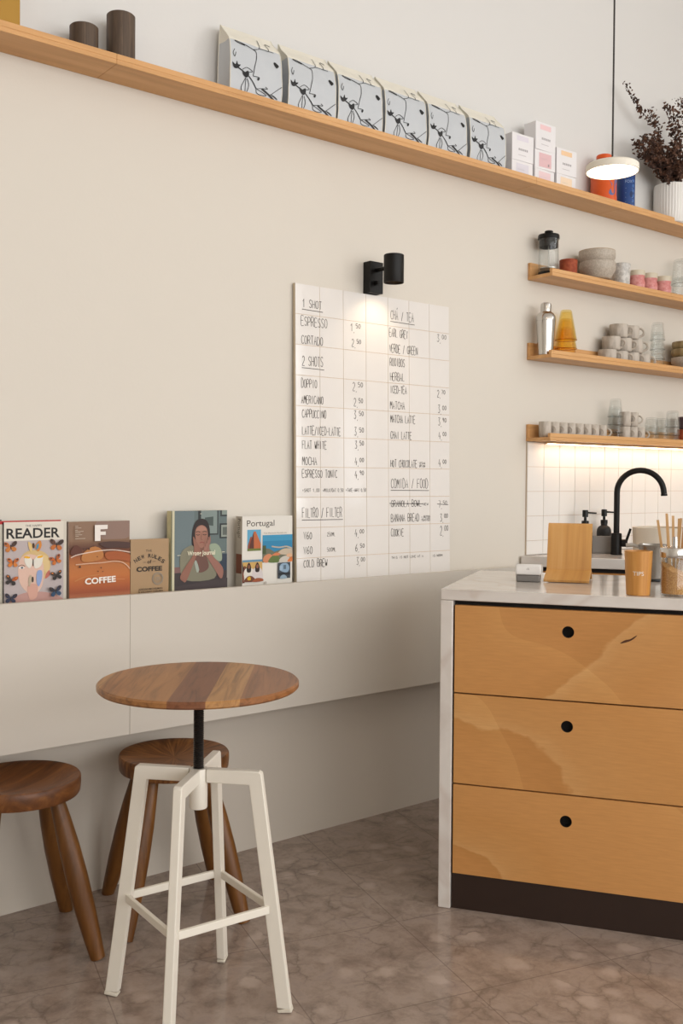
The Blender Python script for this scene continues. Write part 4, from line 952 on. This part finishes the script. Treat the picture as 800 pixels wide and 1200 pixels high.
for q, (x, n) in enumerate(((3.998, 2), (4.081, 2), (4.166, 3))):
    side = ('left', 'middle', 'right')[q]
    tstack(x, -.069, SH3, n, .038, [f'{w} upturned clear glass of the {side} stack near the lowest shelf right end' for w in (('lower', 'upper') if n == 2 else ('lowest', 'middle', 'topmost'))], 'upturned clear glasses on the lowest shelf', .027, .0355, .078)
cup('terracotta_cup', 'lower terracotta cup at the right end of the lowest shelf', 'cup', wallprof(.034, .037, .07), M_TERRA, 4.275, -.068, SH3 + .0005)
cup('dark_cup', 'dark plum cup standing on the terracotta cup at the lowest shelf end', 'cup', wallprof(.03, .034, .06), mat('plum_glaze', '4a353b', 0.4), 4.275, -.068, SH3 + .0712)

# ------------------------------------------------------------------ back counter with sink fittings
E1 = Vector((.552, -.834, 0)); E2 = Vector((.834, .552, 0)); HD = math.atan2(-.834, .552)
TOP = .934
bc = thing('back_worktop', 'pale marble back worktop under the tiled splashback', 'worktop', (3.168, 0, 0))
def bpoly(inset):
    A = Vector((inset * .5, -.0115 - inset * 0, 0)); B = A + E1 * 1.25
    A = A + E2 * inset; B = B + E2 * inset - E1 * inset
    return [(A.x, -.0115), (B.x, B.y), (2.38, B.y), (2.38, -.0115)]
MB().prism(bpoly(0), .89, TOP).build('marble_slab', M_MARBLE, bc, bevel=.003)
bcab = thing('back_cabinet', 'wood-fronted base cabinet below the marble back worktop', 'cabinet', (3.168, 0, 0))
mb = MB().prism(bpoly(.012), .1, .872, 0).prism(bpoly(.03), .8721, .8895, 1).prism(bpoly(.05), 0.0, .0999, 1)
mb.build('carcass', [wood('birch_plywood', [(.2, '9c652f'), (.5, 'b87c40'), (.8, 'c58b4e')], (2, 8, 8), .45), mat('dark_plinth', '1d1512', .6)], bcab, smooth=False)

fc = thing('faucet', 'matt black gooseneck kitchen tap arching over the back worktop', 'tap', (3.575, -.19, TOP + .0004), HD)
MB().lathe([(0, 0), (.025, 0), (.025, .006), (.0225, .008), (.0225, .088), (.02, .092), (0, .092)], 32).build('tap_body', M_BLACK, fc)
arc = [(0, 0, .0925), (0, 0, .18), (0, 0, .266)] + [(.0955 - .0955 * math.cos(a), 0, .266 + .0955 * math.sin(a)) for a in [PI * i / 18 for i in range(1, 18)]] + [(.192, 0, .262)]
MB().tube(arc, .0125, 18).tube([(.192, 0, .2619), (.1925, 0, .254)], .0138, 18).build('spout', M_BLACK, fc)
MB().tube([(.021, 0, .05), (.046, 0, .05)], .0165, 20).tube([(.038, 0, .05), (.058, 0, .112)], [.006, .0052], 12).build('lever_handle', M_BLACK, fc)

def dispenser(label, x, y, rz):
    t = thing('soap_dispenser', label, 'soap dispenser', (x, y, TOP + .0004), rz, 'black soap dispensers by the tap')
    MB().lathe([(0, 0), (.030, 0), (.032, .003), (.032, .088), (.0305, .1), (.025, .111), (.0145, .118), (.0145, .126), (0, .126)], 36).build('bottle', mat('matt_black_bottle', '1c1b1b', .5), t)
    MB().lathe([(0, .1262), (.0155, .1262), (.0155, .142), (.006, .144), (.006, .158), (.0125, .159), (.0125, .186), (.011, .189), (0, .189)], 28).tube([(.008, 0, .178), (.048, 0, .176)], [.0045, .0032], 10).build('pump', M_BLACKPL, t)
dispenser('black soap dispenser partly behind the wooden stand', 3.497, -.085, HD + .25)
dispenser('black soap dispenser standing in the grey holder by the tap', 3.66, -.062, HD + .2)
hd = thing('sponge_holder', 'grey box-shaped holder on the back worktop between stand and tap', 'holder', (3.595, -.104, TOP + .0004), HD + .18)
mb = MB().box(-.046, .046, -.018, .018, 0, .004).box(-.046, .046, -.018, -.015, .004, .074).box(-.046, .046, .015, .018, .004, .074).box(-.046, -.043, -.015, .015, .004, .074).box(.043, .046, -.015, .015, .004, .074)
mb.build('holder_box', mat('grey_stone_composite', '8b8681', .5), hd, bevel=.002)
can = MB().lathe([(0, 0), (.1, 0), (.106, .004), (.11, .12), (.108, .122), (.104, .12), (.1, .01), (0, .008)], 64).build('round_canister', mat('cream_enamel', 'd3c8b8', .4), None, (3.668, -.338, TOP + .0005)); tag(can, 'wide round cream tub behind the steel pot on the back worktop', 'tub')

# ------------------------------------------------------------------ island counter
A0 = Vector((2.021, -.715, 0))
def isl(x, y, z=0): p = A0 + E1 * x + E2 * y; return (p.x, p.y, z)
wt = thing('marble_worktop', 'pale veined marble worktop with waterfall end on the drawer counter', 'worktop', isl(0, 0), HD)
MB().box(0, 2.05, 0, .63, .9015, TOP).build('top_slab', M_MARBLE, wt, bevel=.0025)
MB().box(0, .0365, 0, .63, .0005, .9012).build('side_panel', M_MARBLE, wt, bevel=.0025)

def ply_mat(name, kind, p, off):
    """rotary-cut birch veneer: one big flame line (kind 'line': z slope, x0; 'arc': x and z radius) plus soft figure"""
    M = mat(name, 'cf9658', .42); t = NT(M); mp = t.coords()
    def m(op, a, b=None):
        n = t.n('ShaderNodeMath', _operation=op)
        for i, v in enumerate((a, b)):
            if v is None: continue
            if isinstance(v, tuple): t.l(v[0], v[1], n, i)
            else: n.inputs[i].default_value = v
        return (n, 'Value')
    sx = t.n('ShaderNodeSeparateXYZ'); t.l(mp, 'Vector', sx, 'Vector'); X, Z = (sx, 'X'), (sx, 'Z')
    om = t.n('ShaderNodeVectorMath', _operation='ADD'); t.l(mp, 'Vector', om, 0); om.inputs[1].default_value = (off, off * .7, off * 1.3); OV = (om, 'Vector')
    nz = t.n('ShaderNodeTexNoise', Scale=7.0, Detail=4.0, Roughness=.55); t.l(om, 'Vector', nz, 'Vector')
    if kind == 'line': s0 = m('SUBTRACT', m('SUBTRACT', X, p[1]), m('MULTIPLY', Z, p[0]))
    else: s0 = m('MULTIPLY', m('SUBTRACT', m('SQRT', m('ADD', m('POWER', m('DIVIDE', X, p[0]), 2.0), m('POWER', m('DIVIDE', Z, p[1]), 2.0))), 1.0), .2)
    s1 = m('ADD', s0, m('MULTIPLY', m('SUBTRACT', (nz, 'Fac'), .5), .11))
    s2 = m('ADD', m('MULTIPLY', s1, 1.6), .5)
    r = t.ramp([(0.0, 'd0985a'), (.36, 'cf9658'), (.49, 'c89052'), (.504, 'd8a66b'), (.56, 'd39e61'), (.8, 'd09859'), (1.0, 'd39b5d')]); t.l(s2[0], s2[1], r, 'Fac')
    wv = t.n('ShaderNodeTexWave', _wave_type='BANDS', _bands_direction='DIAGONAL', _wave_profile='SAW'); t.l(om, 'Vector', wv, 'Vector')
    for k_, v_ in (('Scale', .7), ('Distortion', 7.0), ('Detail', 3.0), ('Detail Scale', 1.0), ('Detail Roughness', .5)): wv.inputs[k_].default_value = v_
    wr = t.ramp([(0, 'f4eee8'), (.1, 'f0e9e2'), (.9, 'f8f4f0'), (1, 'ffffff')]); t.l(wv, 'Fac', wr, 'Fac')
    gm = t.coords((6, 40, 60)); n2 = t.n('ShaderNodeTexNoise', Scale=3.0, Detail=5.0); t.l(gm, 'Vector', n2, 'Vector')
    gr = t.ramp([(.3, 'dcd6d0'), (.7, 'ffffff')]); t.l(n2, 'Fac', gr, 'Fac')
    m1 = t.n('ShaderNodeMix', _data_type='RGBA', _blend_type='MULTIPLY'); m1.inputs['Factor'].default_value = .8; t.l(r, 'Color', m1, 'A'); t.l(wr, 'Color', m1, 'B')
    m2 = t.n('ShaderNodeMix', _data_type='RGBA', _blend_type='MULTIPLY'); m2.inputs['Factor'].default_value = .35; t.l(m1, 'Result', m2, 'A'); t.l(gr, 'Color', m2, 'B')
    t.l(m2, 'Result', t.b, 'Base Color'); return M
PLY = [ply_mat('birch_ply_front_flame', 'line', (1.0, .275), 1.7), ply_mat('birch_ply_front_arc', 'arc', (.33, .175), 4.1), ply_mat('birch_ply_front_plain', 'arc', (.15, .085), 6.3)]
M_HOLE = mat('drawer_void', '0e0a08', .8); M_PLINTH = mat('dark_brown_plinth', '2a1910', .55)
def holed_front(w, h, hx, hz, r, th):
    """drawer front in x (0..w), z (0..h) with a round finger hole"""
    N = 40; mb = MB(); ci = []; co = []
    for i in range(N):
        a = 2 * PI * (i + .5) / N; ca, sa = math.cos(a), math.sin(a); ci.append((hx + r * ca, hz + r * sa))
        k = min(((w - hx) / ca if ca > 1e-9 else (-hx / ca if ca < -1e-9 else 1e9)), ((h - hz) / sa if sa > 1e-9 else (-hz / sa if sa < -1e-9 else 1e9)))
        co.append([hx + k * ca, hz + k * sa, a])
    for cx_, cz_ in ((0, 0), (w, 0), (w, h), (0, h)):
        b = min(range(N), key=lambda i: (co[i][0] - cx_) ** 2 + (co[i][1] - cz_) ** 2); co[b][0], co[b][1] = cx_, cz_
    vs = [(x, 0, z) for x, z in ci] + [(x, 0, z) for x, z, _ in co] + [(x, th, z) for x, z in ci] + [(x, th, z) for x, z, _ in co]
    fs = []; ms = []
    for i in range(N):
        j = (i + 1) % N
        fs += [(i, j, N + j, N + i), (2 * N + i, 3 * N + i, 3 * N + j, 2 * N + j), (N + i, N + j, 3 * N + j, 3 * N + i), (i, 2 * N + i, 2 * N + j, j)]; ms += [0, 0, 0, 1]
    mb.add(vs, fs); mb.m = ms; return mb
def drawer_cabinet(x0, label):
    t = thing('drawer_cabinet', label, 'cabinet', isl(x0, 0), HD); w = .65
    MB().box(0, w, .026, .58, .104, .8985).build('carcass', M_HOLE, t, smooth=False)
    MB().box(0, w, .010, .56, .0005, .1035).build('plinth', M_PLINTH, t, smooth=False)
    for pm_, (z0_, z1_, hz) in zip(PLY, ((.635, .888, .192), (.3705, .6305, .1905), (.106, .366, .187))):
        holed_front(w - .007, z1_ - z0_, .3215, hz, .0165, .02).build('drawer', [pm_, M_HOLE], t, (0.0035, .0035, z0_), smooth=True, angle=30)
    return t
dc = drawer_cabinet(.0385, 'birch plywood three-drawer cabinet beside the marble waterfall end, a dark knot on its top drawer')
top_d = [q for q in bpy.data.objects if q.parent == dc and q.name.startswith('drawer')][0]
mb = MB(); q = [p[:2] for p in spline([(.462, .168), (.474, .178), (.487, .1815), (.496, .187), (.507, .194), (.499, .184), (.485, .175)], 4, True)]
mb.add([(x - .0, -.0004, z) for x, z in q], [tuple(range(len(q)))]); mb.build('wood_knot', mat('dark_knot', '4f2c14', .6), top_d, smooth=False, normals=False)
drawer_cabinet(.6905, 'birch three-drawer cabinet second along the marble counter, away from its waterfall end'); drawer_cabinet(1.3425, 'birch three-drawer cabinet third along the marble counter, farthest from its waterfall end')

# things on the island
M_BAMBOO = wood('bamboo', [(.3, 'b57a38'), (.5, 'c68b46'), (.7, 'd29a54')], (60, 60, 2), .4, det=3, dist=.2, bump=0)
cr = thing('card_reader', 'small white card reader on a grey dock beside the wooden stand', 'card reader', (2.405, -.713, TOP + .0004), HD + .12)
MB().prism([(-.036, -.038), (.036, -.038), (.04, .035), (-.04, .035)], 0, .022).build('dock', mat('grey_dock', '77736f', .3), cr, bevel=.004)
mb = MB(); prof = [(-.042, .0225), (.036, .0225), (.040, .044), (.034, .05), (-.036, .0555), (-.041, .053), (-.044, .034)]
Mx = Matrix(((0, 0, 1, -.039), (1, 0, 0, 0), (0, 1, 0, 0), (0, 0, 0, 1)))
mb.prism(prof, 0, .078, 0, Mx); mb.build('reader_body', mat('white_reader_plastic', 'e6e3e0', .3), cr, bevel=.004)
MB().add([(-.034, -.0345, .0558), (.034, -.0345, .0558), (.034, .032, .0506), (-.034, .032, .0506)], [(0, 1, 2, 3)]).build('screen', mat('dark_screen', '1a1a1c', .15), cr, smooth=False)
mb = MB()
for rr_ in (.004, .007, .010):
    vs, fs = ribbon([(-.008 + rr_ * math.cos(a), rr_ * math.sin(a)) for a in [-.8 + .2 * i for i in range(9)]], .0012); mb.add([(x, -.0434, .0395 + z * .8) for x, z in vs], fs)
mb.build('contactless_mark', flat('a3a09d'), cr, smooth=False, normals=False)
sp_ = Vector((2.455, -.822, 0)) ; 
st = thing('tablet_stand', 'bent light-wood tablet stand on the marble counter seen from behind', 'stand', (sp_.x, sp_.y, TOP + .0005), HD)
pth = [(0, .0015), (.04, .014), (.082, .027), (.0865, .0295), (.0885, .034), (.092, .048), (.105, .098), (.122, .16), (.1255, .170), (.131, .1735)]
MB().sheet(pth, .138, -.007, 0).build('bent_board', wood('ash_veneer', [(.3, 'c08a4e'), (.5, 'cf9a58'), (.7, 'd8a76a')], (22, 1.5, 1.5), .4, bump=0), st, angle=40)
MB().sheet([(.091, .030), (.115, .016), (.138, .001)], .138, -.007, 0).build('back_foot', mat('ash_veneer'), st, angle=60)
tc_ = thing('tip_cup', 'bamboo tip cup with white TIPS lettering on the marble counter', 'cup', (2.372, -1.14, TOP + .0004))
mb = MB().lathe([(0, 0), (.031, 0), (.0322, .0015), (.0382, .122), (.0375, .123), (.0345, .123), (.0335, .118), (.029, .006), (0, .006)], 56)
mb.build('cup_body', M_BAMBOO, tc_)
mb = MB(); vs, fs = text2d('TIPS', .0165, .0); xs = [v[0] for v in vs]; k = .030 / (max(xs) - min(xs))
am = math.atan2(-1.652, -2.372)
def on_cup(x, y): z = .056 + y; r = .0322 + (.006) * z / .122 + .0004; a = am + (x * k - .015) / r; return (r * math.cos(a), r * math.sin(a), z)
mb.add([on_cup(*v) for v in vs], fs); mb.build('lettering', flat('e9e2d6'), tc_, smooth=False, normals=False)['label'] = 'white TIPS lettering'
jr = thing('sugar_jar', 'glass sugar jar with steel pouring lid at the right end of the counter', 'sugar dispenser', (2.44, -1.211, TOP + .0004))
MB().lathe([(0, 0), (.036, 0), (.039, .003), (.039, .1), (.036, .106), (.0335, .106), (.0365, .098), (.0365, .006), (0, .005)], 52).build('glass_body', M_GLASS, jr)
mb = MB(); N = 40; R0 = .0358; cx_ = math.cos(am + 1.35); sx_ = math.sin(am + 1.35)
ring0 = [(R0 * math.cos(2 * PI * i / N), R0 * math.sin(2 * PI * i / N), .0062) for i in range(N)]
def hz_(x, y): u = (x * cx_ + y * sx_) / R0; return .07 - .022 * u + .003 * math.sin(7 * x / R0) + .002 * math.cos(9 * y / R0)
ring1 = [(x, y, hz_(x, y)) for x, y, _ in ring0]; ring2 = [(x * .5, y * .5, hz_(x * .5, y * .5) + .004) for x, y, _ in ring0]
vs = ring0 + ring1 + ring2 + [(0, 0, hz_(0, 0) + .005), (0, 0, .0062)]
fs = []
for i in range(N):
    j = (i + 1) % N; fs += [(i, j, N + j, N + i), (N + i, N + j, 2 * N + j, 2 * N + i), (2 * N + i, 2 * N + j, 3 * N), (j, i, 3 * N + 1)]
su = mb.add(vs, fs).build('brown_sugar', speckle('brown_sugar_grains', 'a8733a', 'd0a062', 400, .8, det=2), jr); su['kind'] = 'stuff'
MB().lathe([(.0345, .1065), (.040, .1065), (.0405, .109), (.0405, .128), (.038, .133), (.012, .137), (0, .137)], 48).lathe([(0, .1372), (.0075, .1372), (.0065, .163), (.005, .163), (.005, .15), (0, .15)], 20).build('pouring_lid', M_STEEL, jr)
sg = thing('stir_stick_glass', 'tall clear glass of wooden stirrers behind the sugar jar', 'glass', (2.532, -1.155, TOP + .0004))
MB().lathe([(0, 0), (.038, 0), (.040, .003), (.043, .105), (.0415, .106), (.0405, .105), (.037, .008), (0, .007)], 48).build('glass_body', M_GLASS, sg)
M_STICK = wood('pale_birch_stick', [(.3, 'c79a66'), (.7, 'd8b07d')], (40, 40, 3), .6, bump=0)
lean = [(-.030, .010, -.052, .0), (-.014, -.02, -.027, -.01), (-.006, .016, -.010, .03), (.004, -.012, .006, -.02), (.010, .018, .022, .035), (.018, -.018, .03, -.03), (.022, .004, .045, .008), (.0, .0, .012, .012), (.026, -.01, .058, -.014), (-.02, .022, -.028, .04), (.02, -.004, .036, .0), (.024, .01, .05, .026), (.026, -.016, .066, -.03), (.006, .02, .03, .045), (.012, -.022, .044, -.045)]
sl = ['leftmost wooden stirrer leaning out of the glass by the sugar jar', 'second wooden stirrer from the left in the glass', 'third wooden stirrer from the left in the glass'] + [None] * 12
for i, (bx_, by_, tx_, ty_) in enumerate(lean):
    a = Vector((bx_ * .75, by_ * .75, .009)); b = Vector((tx_, ty_, .205 + .006 * ((i * 7) % 4))); mr = Matrix.Rotation(HD + .0, 3, 'Z')
    a = mr @ a; b = mr @ b
    o = MB().bar(a, b, .0062 if i % 2 else .007, .0016, (mr @ Vector((1, .2 * (i % 3 - 1), 0)))).build('wooden_stirrer', M_STICK, None, (2.532, -1.155, TOP + .0004), smooth=False)
    tag(o, sl[i] or 'pale wooden stirrer in the crowded right part of the glass bunch', 'stirrer', 'wooden stirrers in the glass')
pot = thing('steel_jug', 'polished steel pot with black handle behind the bamboo tip cup', 'pot', (2.745, -.935, TOP + .0004), HD)
MB().lathe([(0, 0), (.040, 0), (.042, .002), (.042, .008), (0, .008)], 48).build('base_ring', M_BLACKPL, pot)
MB().lathe([(0, .0085), (.042, .0085), (.043, .012), (.0445, .108), (.047, .114), (.0455, .116), (.043, .108), (.041, .014), (0, .013)], 52).build('pot_body', mat('dark_polished_steel', '9a9690', 0.2, 1.0), pot)
MB().tube([(-.044, 0, .106), (-.062, .0, .112), (-.084, 0, .11)], [.005, .006, .007], 12).build('long_handle', M_STEELB, pot)
MB().tube([(.045, 0, .1), (.062, 0, .09), (.062, 0, .04), (.045, 0, .03)], .005, 10).build('side_handle', M_BLACKPL, pot)

# ------------------------------------------------------------------ stools
M_STOOL = wood('dark_stained_oak', [(.3, '432611'), (.5, '6b4020'), (.68, '8a592e')], (1.4, 16, 16), .42, det=7, dist=1.6, bump=.08)
M_LEGW = wood('dark_stained_leg', [(.25, '50300f'), (.5, '6b4219'), (.75, '7d5224')], (22, 22, 1.6), .4, bump=.06)
M_ENDG = None
def end_grain():
    M = mat('stool_seat_radial_grain', '6b4020', .45); t = NT(M); mp = t.coords()
    gr = t.n('ShaderNodeTexNoise', Scale=1.0, Detail=6.0, Distortion=.4)
    sx = t.n('ShaderNodeSeparateXYZ'); t.l(mp, 'Vector', sx, 'Vector'); at_ = t.n('ShaderNodeMath', _operation='ARCTAN2'); t.l(sx, 'Y', at_, 0); t.l(sx, 'X', at_, 1)
    cb = t.n('ShaderNodeCombineXYZ'); ml = t.n('ShaderNodeMath', _operation='MULTIPLY'); t.l(at_, 'Value', ml, 0); ml.inputs[1].default_value = 14.0
    ln = t.n('ShaderNodeVectorMath', _operation='LENGTH'); t.l(mp, 'Vector', ln, 0); m6 = t.n('ShaderNodeMath', _operation='MULTIPLY'); t.l(ln, 'Value', m6, 0); m6.inputs[1].default_value = 26.0
    t.l(ml, 'Value', cb, 'X'); t.l(m6, 'Value', cb, 'Y'); t.l(cb, 'Vector', gr, 'Vector')
    r = t.ramp([(.3, '45270f'), (.5, '6a411f'), (.68, '8a5d33')]); t.l(gr, 'Fac', r, 'Fac'); t.l(r, 'Color', t.b, 'Base Color'); t.bump(gr, 'Fac', .08); return M
def stool(label, x, y, a0, seatmat, tilt=0.0):
    t = thing('wooden_stool', label, 'stool', (x, y, 0), a0, 'round wooden stools by the wall'); h = .456; R = .1585
    s = MB().lathe([(0, h - .05), (R - .014, h - .05), (R - .005, h - .047), (R - .002, h - .042), (R, h - .02), (R - .0005, h - .005), (R - .0035, h - .001), (R - .012, h), (R * .75, h - .004), (R * .4, h - .013), (0, h - .017)], 64)
    s.build('seat', seatmat, t)
    for k in range(4):
        a = k * PI / 2; d = Vector((math.cos(a), math.sin(a), 0)); top = d * .112 + Vector((0, 0, h - .0505)); ft = d * .2325 + Vector((0, 0, .0005))
        pts = [top.lerp(ft, q) for q in (0, .12, .3, .5, .7, .88, 1)]
        mb = MB(); mb.tube(pts, [.0195, .0225, .027, .0285, .0265, .0225, .0195], 18)
        zmin = .0008
        mb.v = [(v[0], v[1], max(v[2], zmin)) if v[2] < .05 else (v[0], v[1], min(v[2], h - .0502)) for v in mb.v]
        mb.build('leg', M_LEGW, t)
    return t
stool('dark wooden stool at the left edge of the photo under the magazine ledge', .966, -.212, math.radians(36), M_STOOL)
stool('dark wooden stool behind the white-framed table, its seat showing radial grain', 1.409, -.247, math.radians(28), end_grain())

# ------------------------------------------------------------------ little round table
tb = thing('round_table', 'small round wooden table on an adjustable cream metal frame', 'table', (1.195, -.751, 0))
def plank_top():
    M = mat('acacia_plank_top', '8a5a34', .36); t = NT(M); mp = t.coords((1, 1, 1), (0, 0, math.radians(-52)))
    sx = t.n('ShaderNodeSeparateXYZ'); t.l(mp, 'Vector', sx, 'Vector')
    mr_ = t.n('ShaderNodeMapRange'); t.l(sx, 'Y', mr_, 'Value'); mr_.inputs['From Min'].default_value = -.24; mr_.inputs['From Max'].default_value = .24
    st_ = t.ramp([(0, '9a673e'), (.254, 'b98a56'), (.404, '84553a'), (.577, 'a87647'), (.94, 'b98d5c')], 'CONSTANT'); t.l(mr_, 'Result', st_, 'Fac')
    gm = t.coords((1, 1, 1), (0, 0, math.radians(-52))); g2 = t.n('ShaderNodeMapping'); g2.inputs['Scale'].default_value = (2.2, 26, 26); t.l(gm, 'Vector', g2, 'Vector')
    nz = t.n('ShaderNodeTexNoise', Scale=1.6, Detail=7.0, Roughness=.62, Distortion=1.3); t.l(g2, 'Vector', nz, 'Vector')
    r = t.ramp([(.28, '8a8078'), (.5, 'e8e2dc'), (.72, 'ffffff')]); t.l(nz, 'Fac', r, 'Fac')
    mx = t.n('ShaderNodeMix', _data_type='RGBA', _blend_type='MULTIPLY'); mx.inputs['Factor'].default_value = .85; t.l(st_, 'Color', mx, 'A'); t.l(r, 'Color', mx, 'B')
    kn = t.n('ShaderNodeTexNoise', Scale=14.0, Detail=2.0); t.l(g2, 'Vector', kn, 'Vector')
    t.l(mx, 'Result', t.b, 'Base Color'); t.bump(nz, 'Fac', .04); return M
RT = .2365
MB().lathe([(0, .7565), (RT - .004, .7565), (RT, .7605), (RT, .7695), (RT - .004, .7735), (0, .7735)], 96).build('tabletop', plank_top(), tb)
mb = MB(); n_ = 26
prof = []
z = .5665; 
while z < .752: prof += [(.0112, z), (.0128, z + .0022), (.0112, z + .0044)]; z += .0048
mb.lathe([(0, .565)] + [(.0112, .565)] + prof + [(.0112, .756), (0, .756)], 24); mb.build('threaded_rod', mat('black_oiled_steel', '2a2623', .35, .5), tb)
MB().lathe([(.0135, .47), (.0205, .47), (.0215, .472), (.0215, .563), (.0205, .5645), (.0135, .5645)], 36).build('hub', M_CREAMMETAL, tb)
Fd = [Vector((.142, -.158, 0)), Vector((.157, .143, 0)), Vector((-.142, .158, 0)), Vector((-.157, -.143, 0))]
KS = .66; ZS = .549; W, H = .029, .021
feet = []
for d in Fd:
    dn = d.normalized(); side = Vector((-dn.y, dn.x, 0)); sh_ = d * KS + Vector((0, 0, ZS)); ft = d * 1.0 + Vector((0, 0, .012))
    rs, rf = d.length * KS, d.length; lg = (ft - sh_).normalized(); zt, zb = ZS + .0165, ZS - .0165; wl = .0165 / abs(lg.z)
    def at(r, z): return dn * r + Vector((0, 0, z))
    sl_ = (rf - rs) / (ZS - .012)                      # outward run per metre of drop
    ro = lambda z: rs + (ZS - z) * sl_ + wl; ri = lambda z: rs + (ZS - z) * sl_ - wl
    q = [at(.0212, zt), at(ro(zt) - .006, zt), at(ro(zt - .005), zt - .005), at(ro(.012), .012), at(ri(.012), .012), at(ri(zb), zb), at(.0212, zb)]
    TW = .0205; n7 = len(q); mb = MB()
    mb.add([p + side * (TW / 2) for p in q] + [p - side * (TW / 2) for p in q], [tuple(range(n7)), tuple(range(n7, 2 * n7))[::-1]] + [(i, n7 + i, n7 + (i + 1) % n7, (i + 1) % n7) for i in range(n7)])
    mb.build('leg', M_CREAMMETAL, tb, bevel=.0022)
    W, H = TW, .033
    fo = MB(); fo.bar(at(rf, .0118), at(rf + .003, .0006), W + .0004, H + .0012, side); fo.v = [(v[0], v[1], max(v[2], .0006)) for v in fo.v]
    fo.build('foot_cap', mat('white_plastic_foot', 'd8d0c0', .5), tb, bevel=.002)
ZR = .243
kr = 1 - (1 - KS) * (ZR - .012) / (ZS - .012)
for i in range(4):
    a = Fd[i] * kr + Vector((0, 0, ZR)); b = Fd[(i + 1) % 4] * kr + Vector((0, 0, ZR)); t_ = (b - a).normalized()
    MB().bar(a + t_ * .011, b - t_ * .011, .0185, .010, (0, 0, 1)).build('stretcher', M_CREAMMETAL, tb, bevel=.0015)
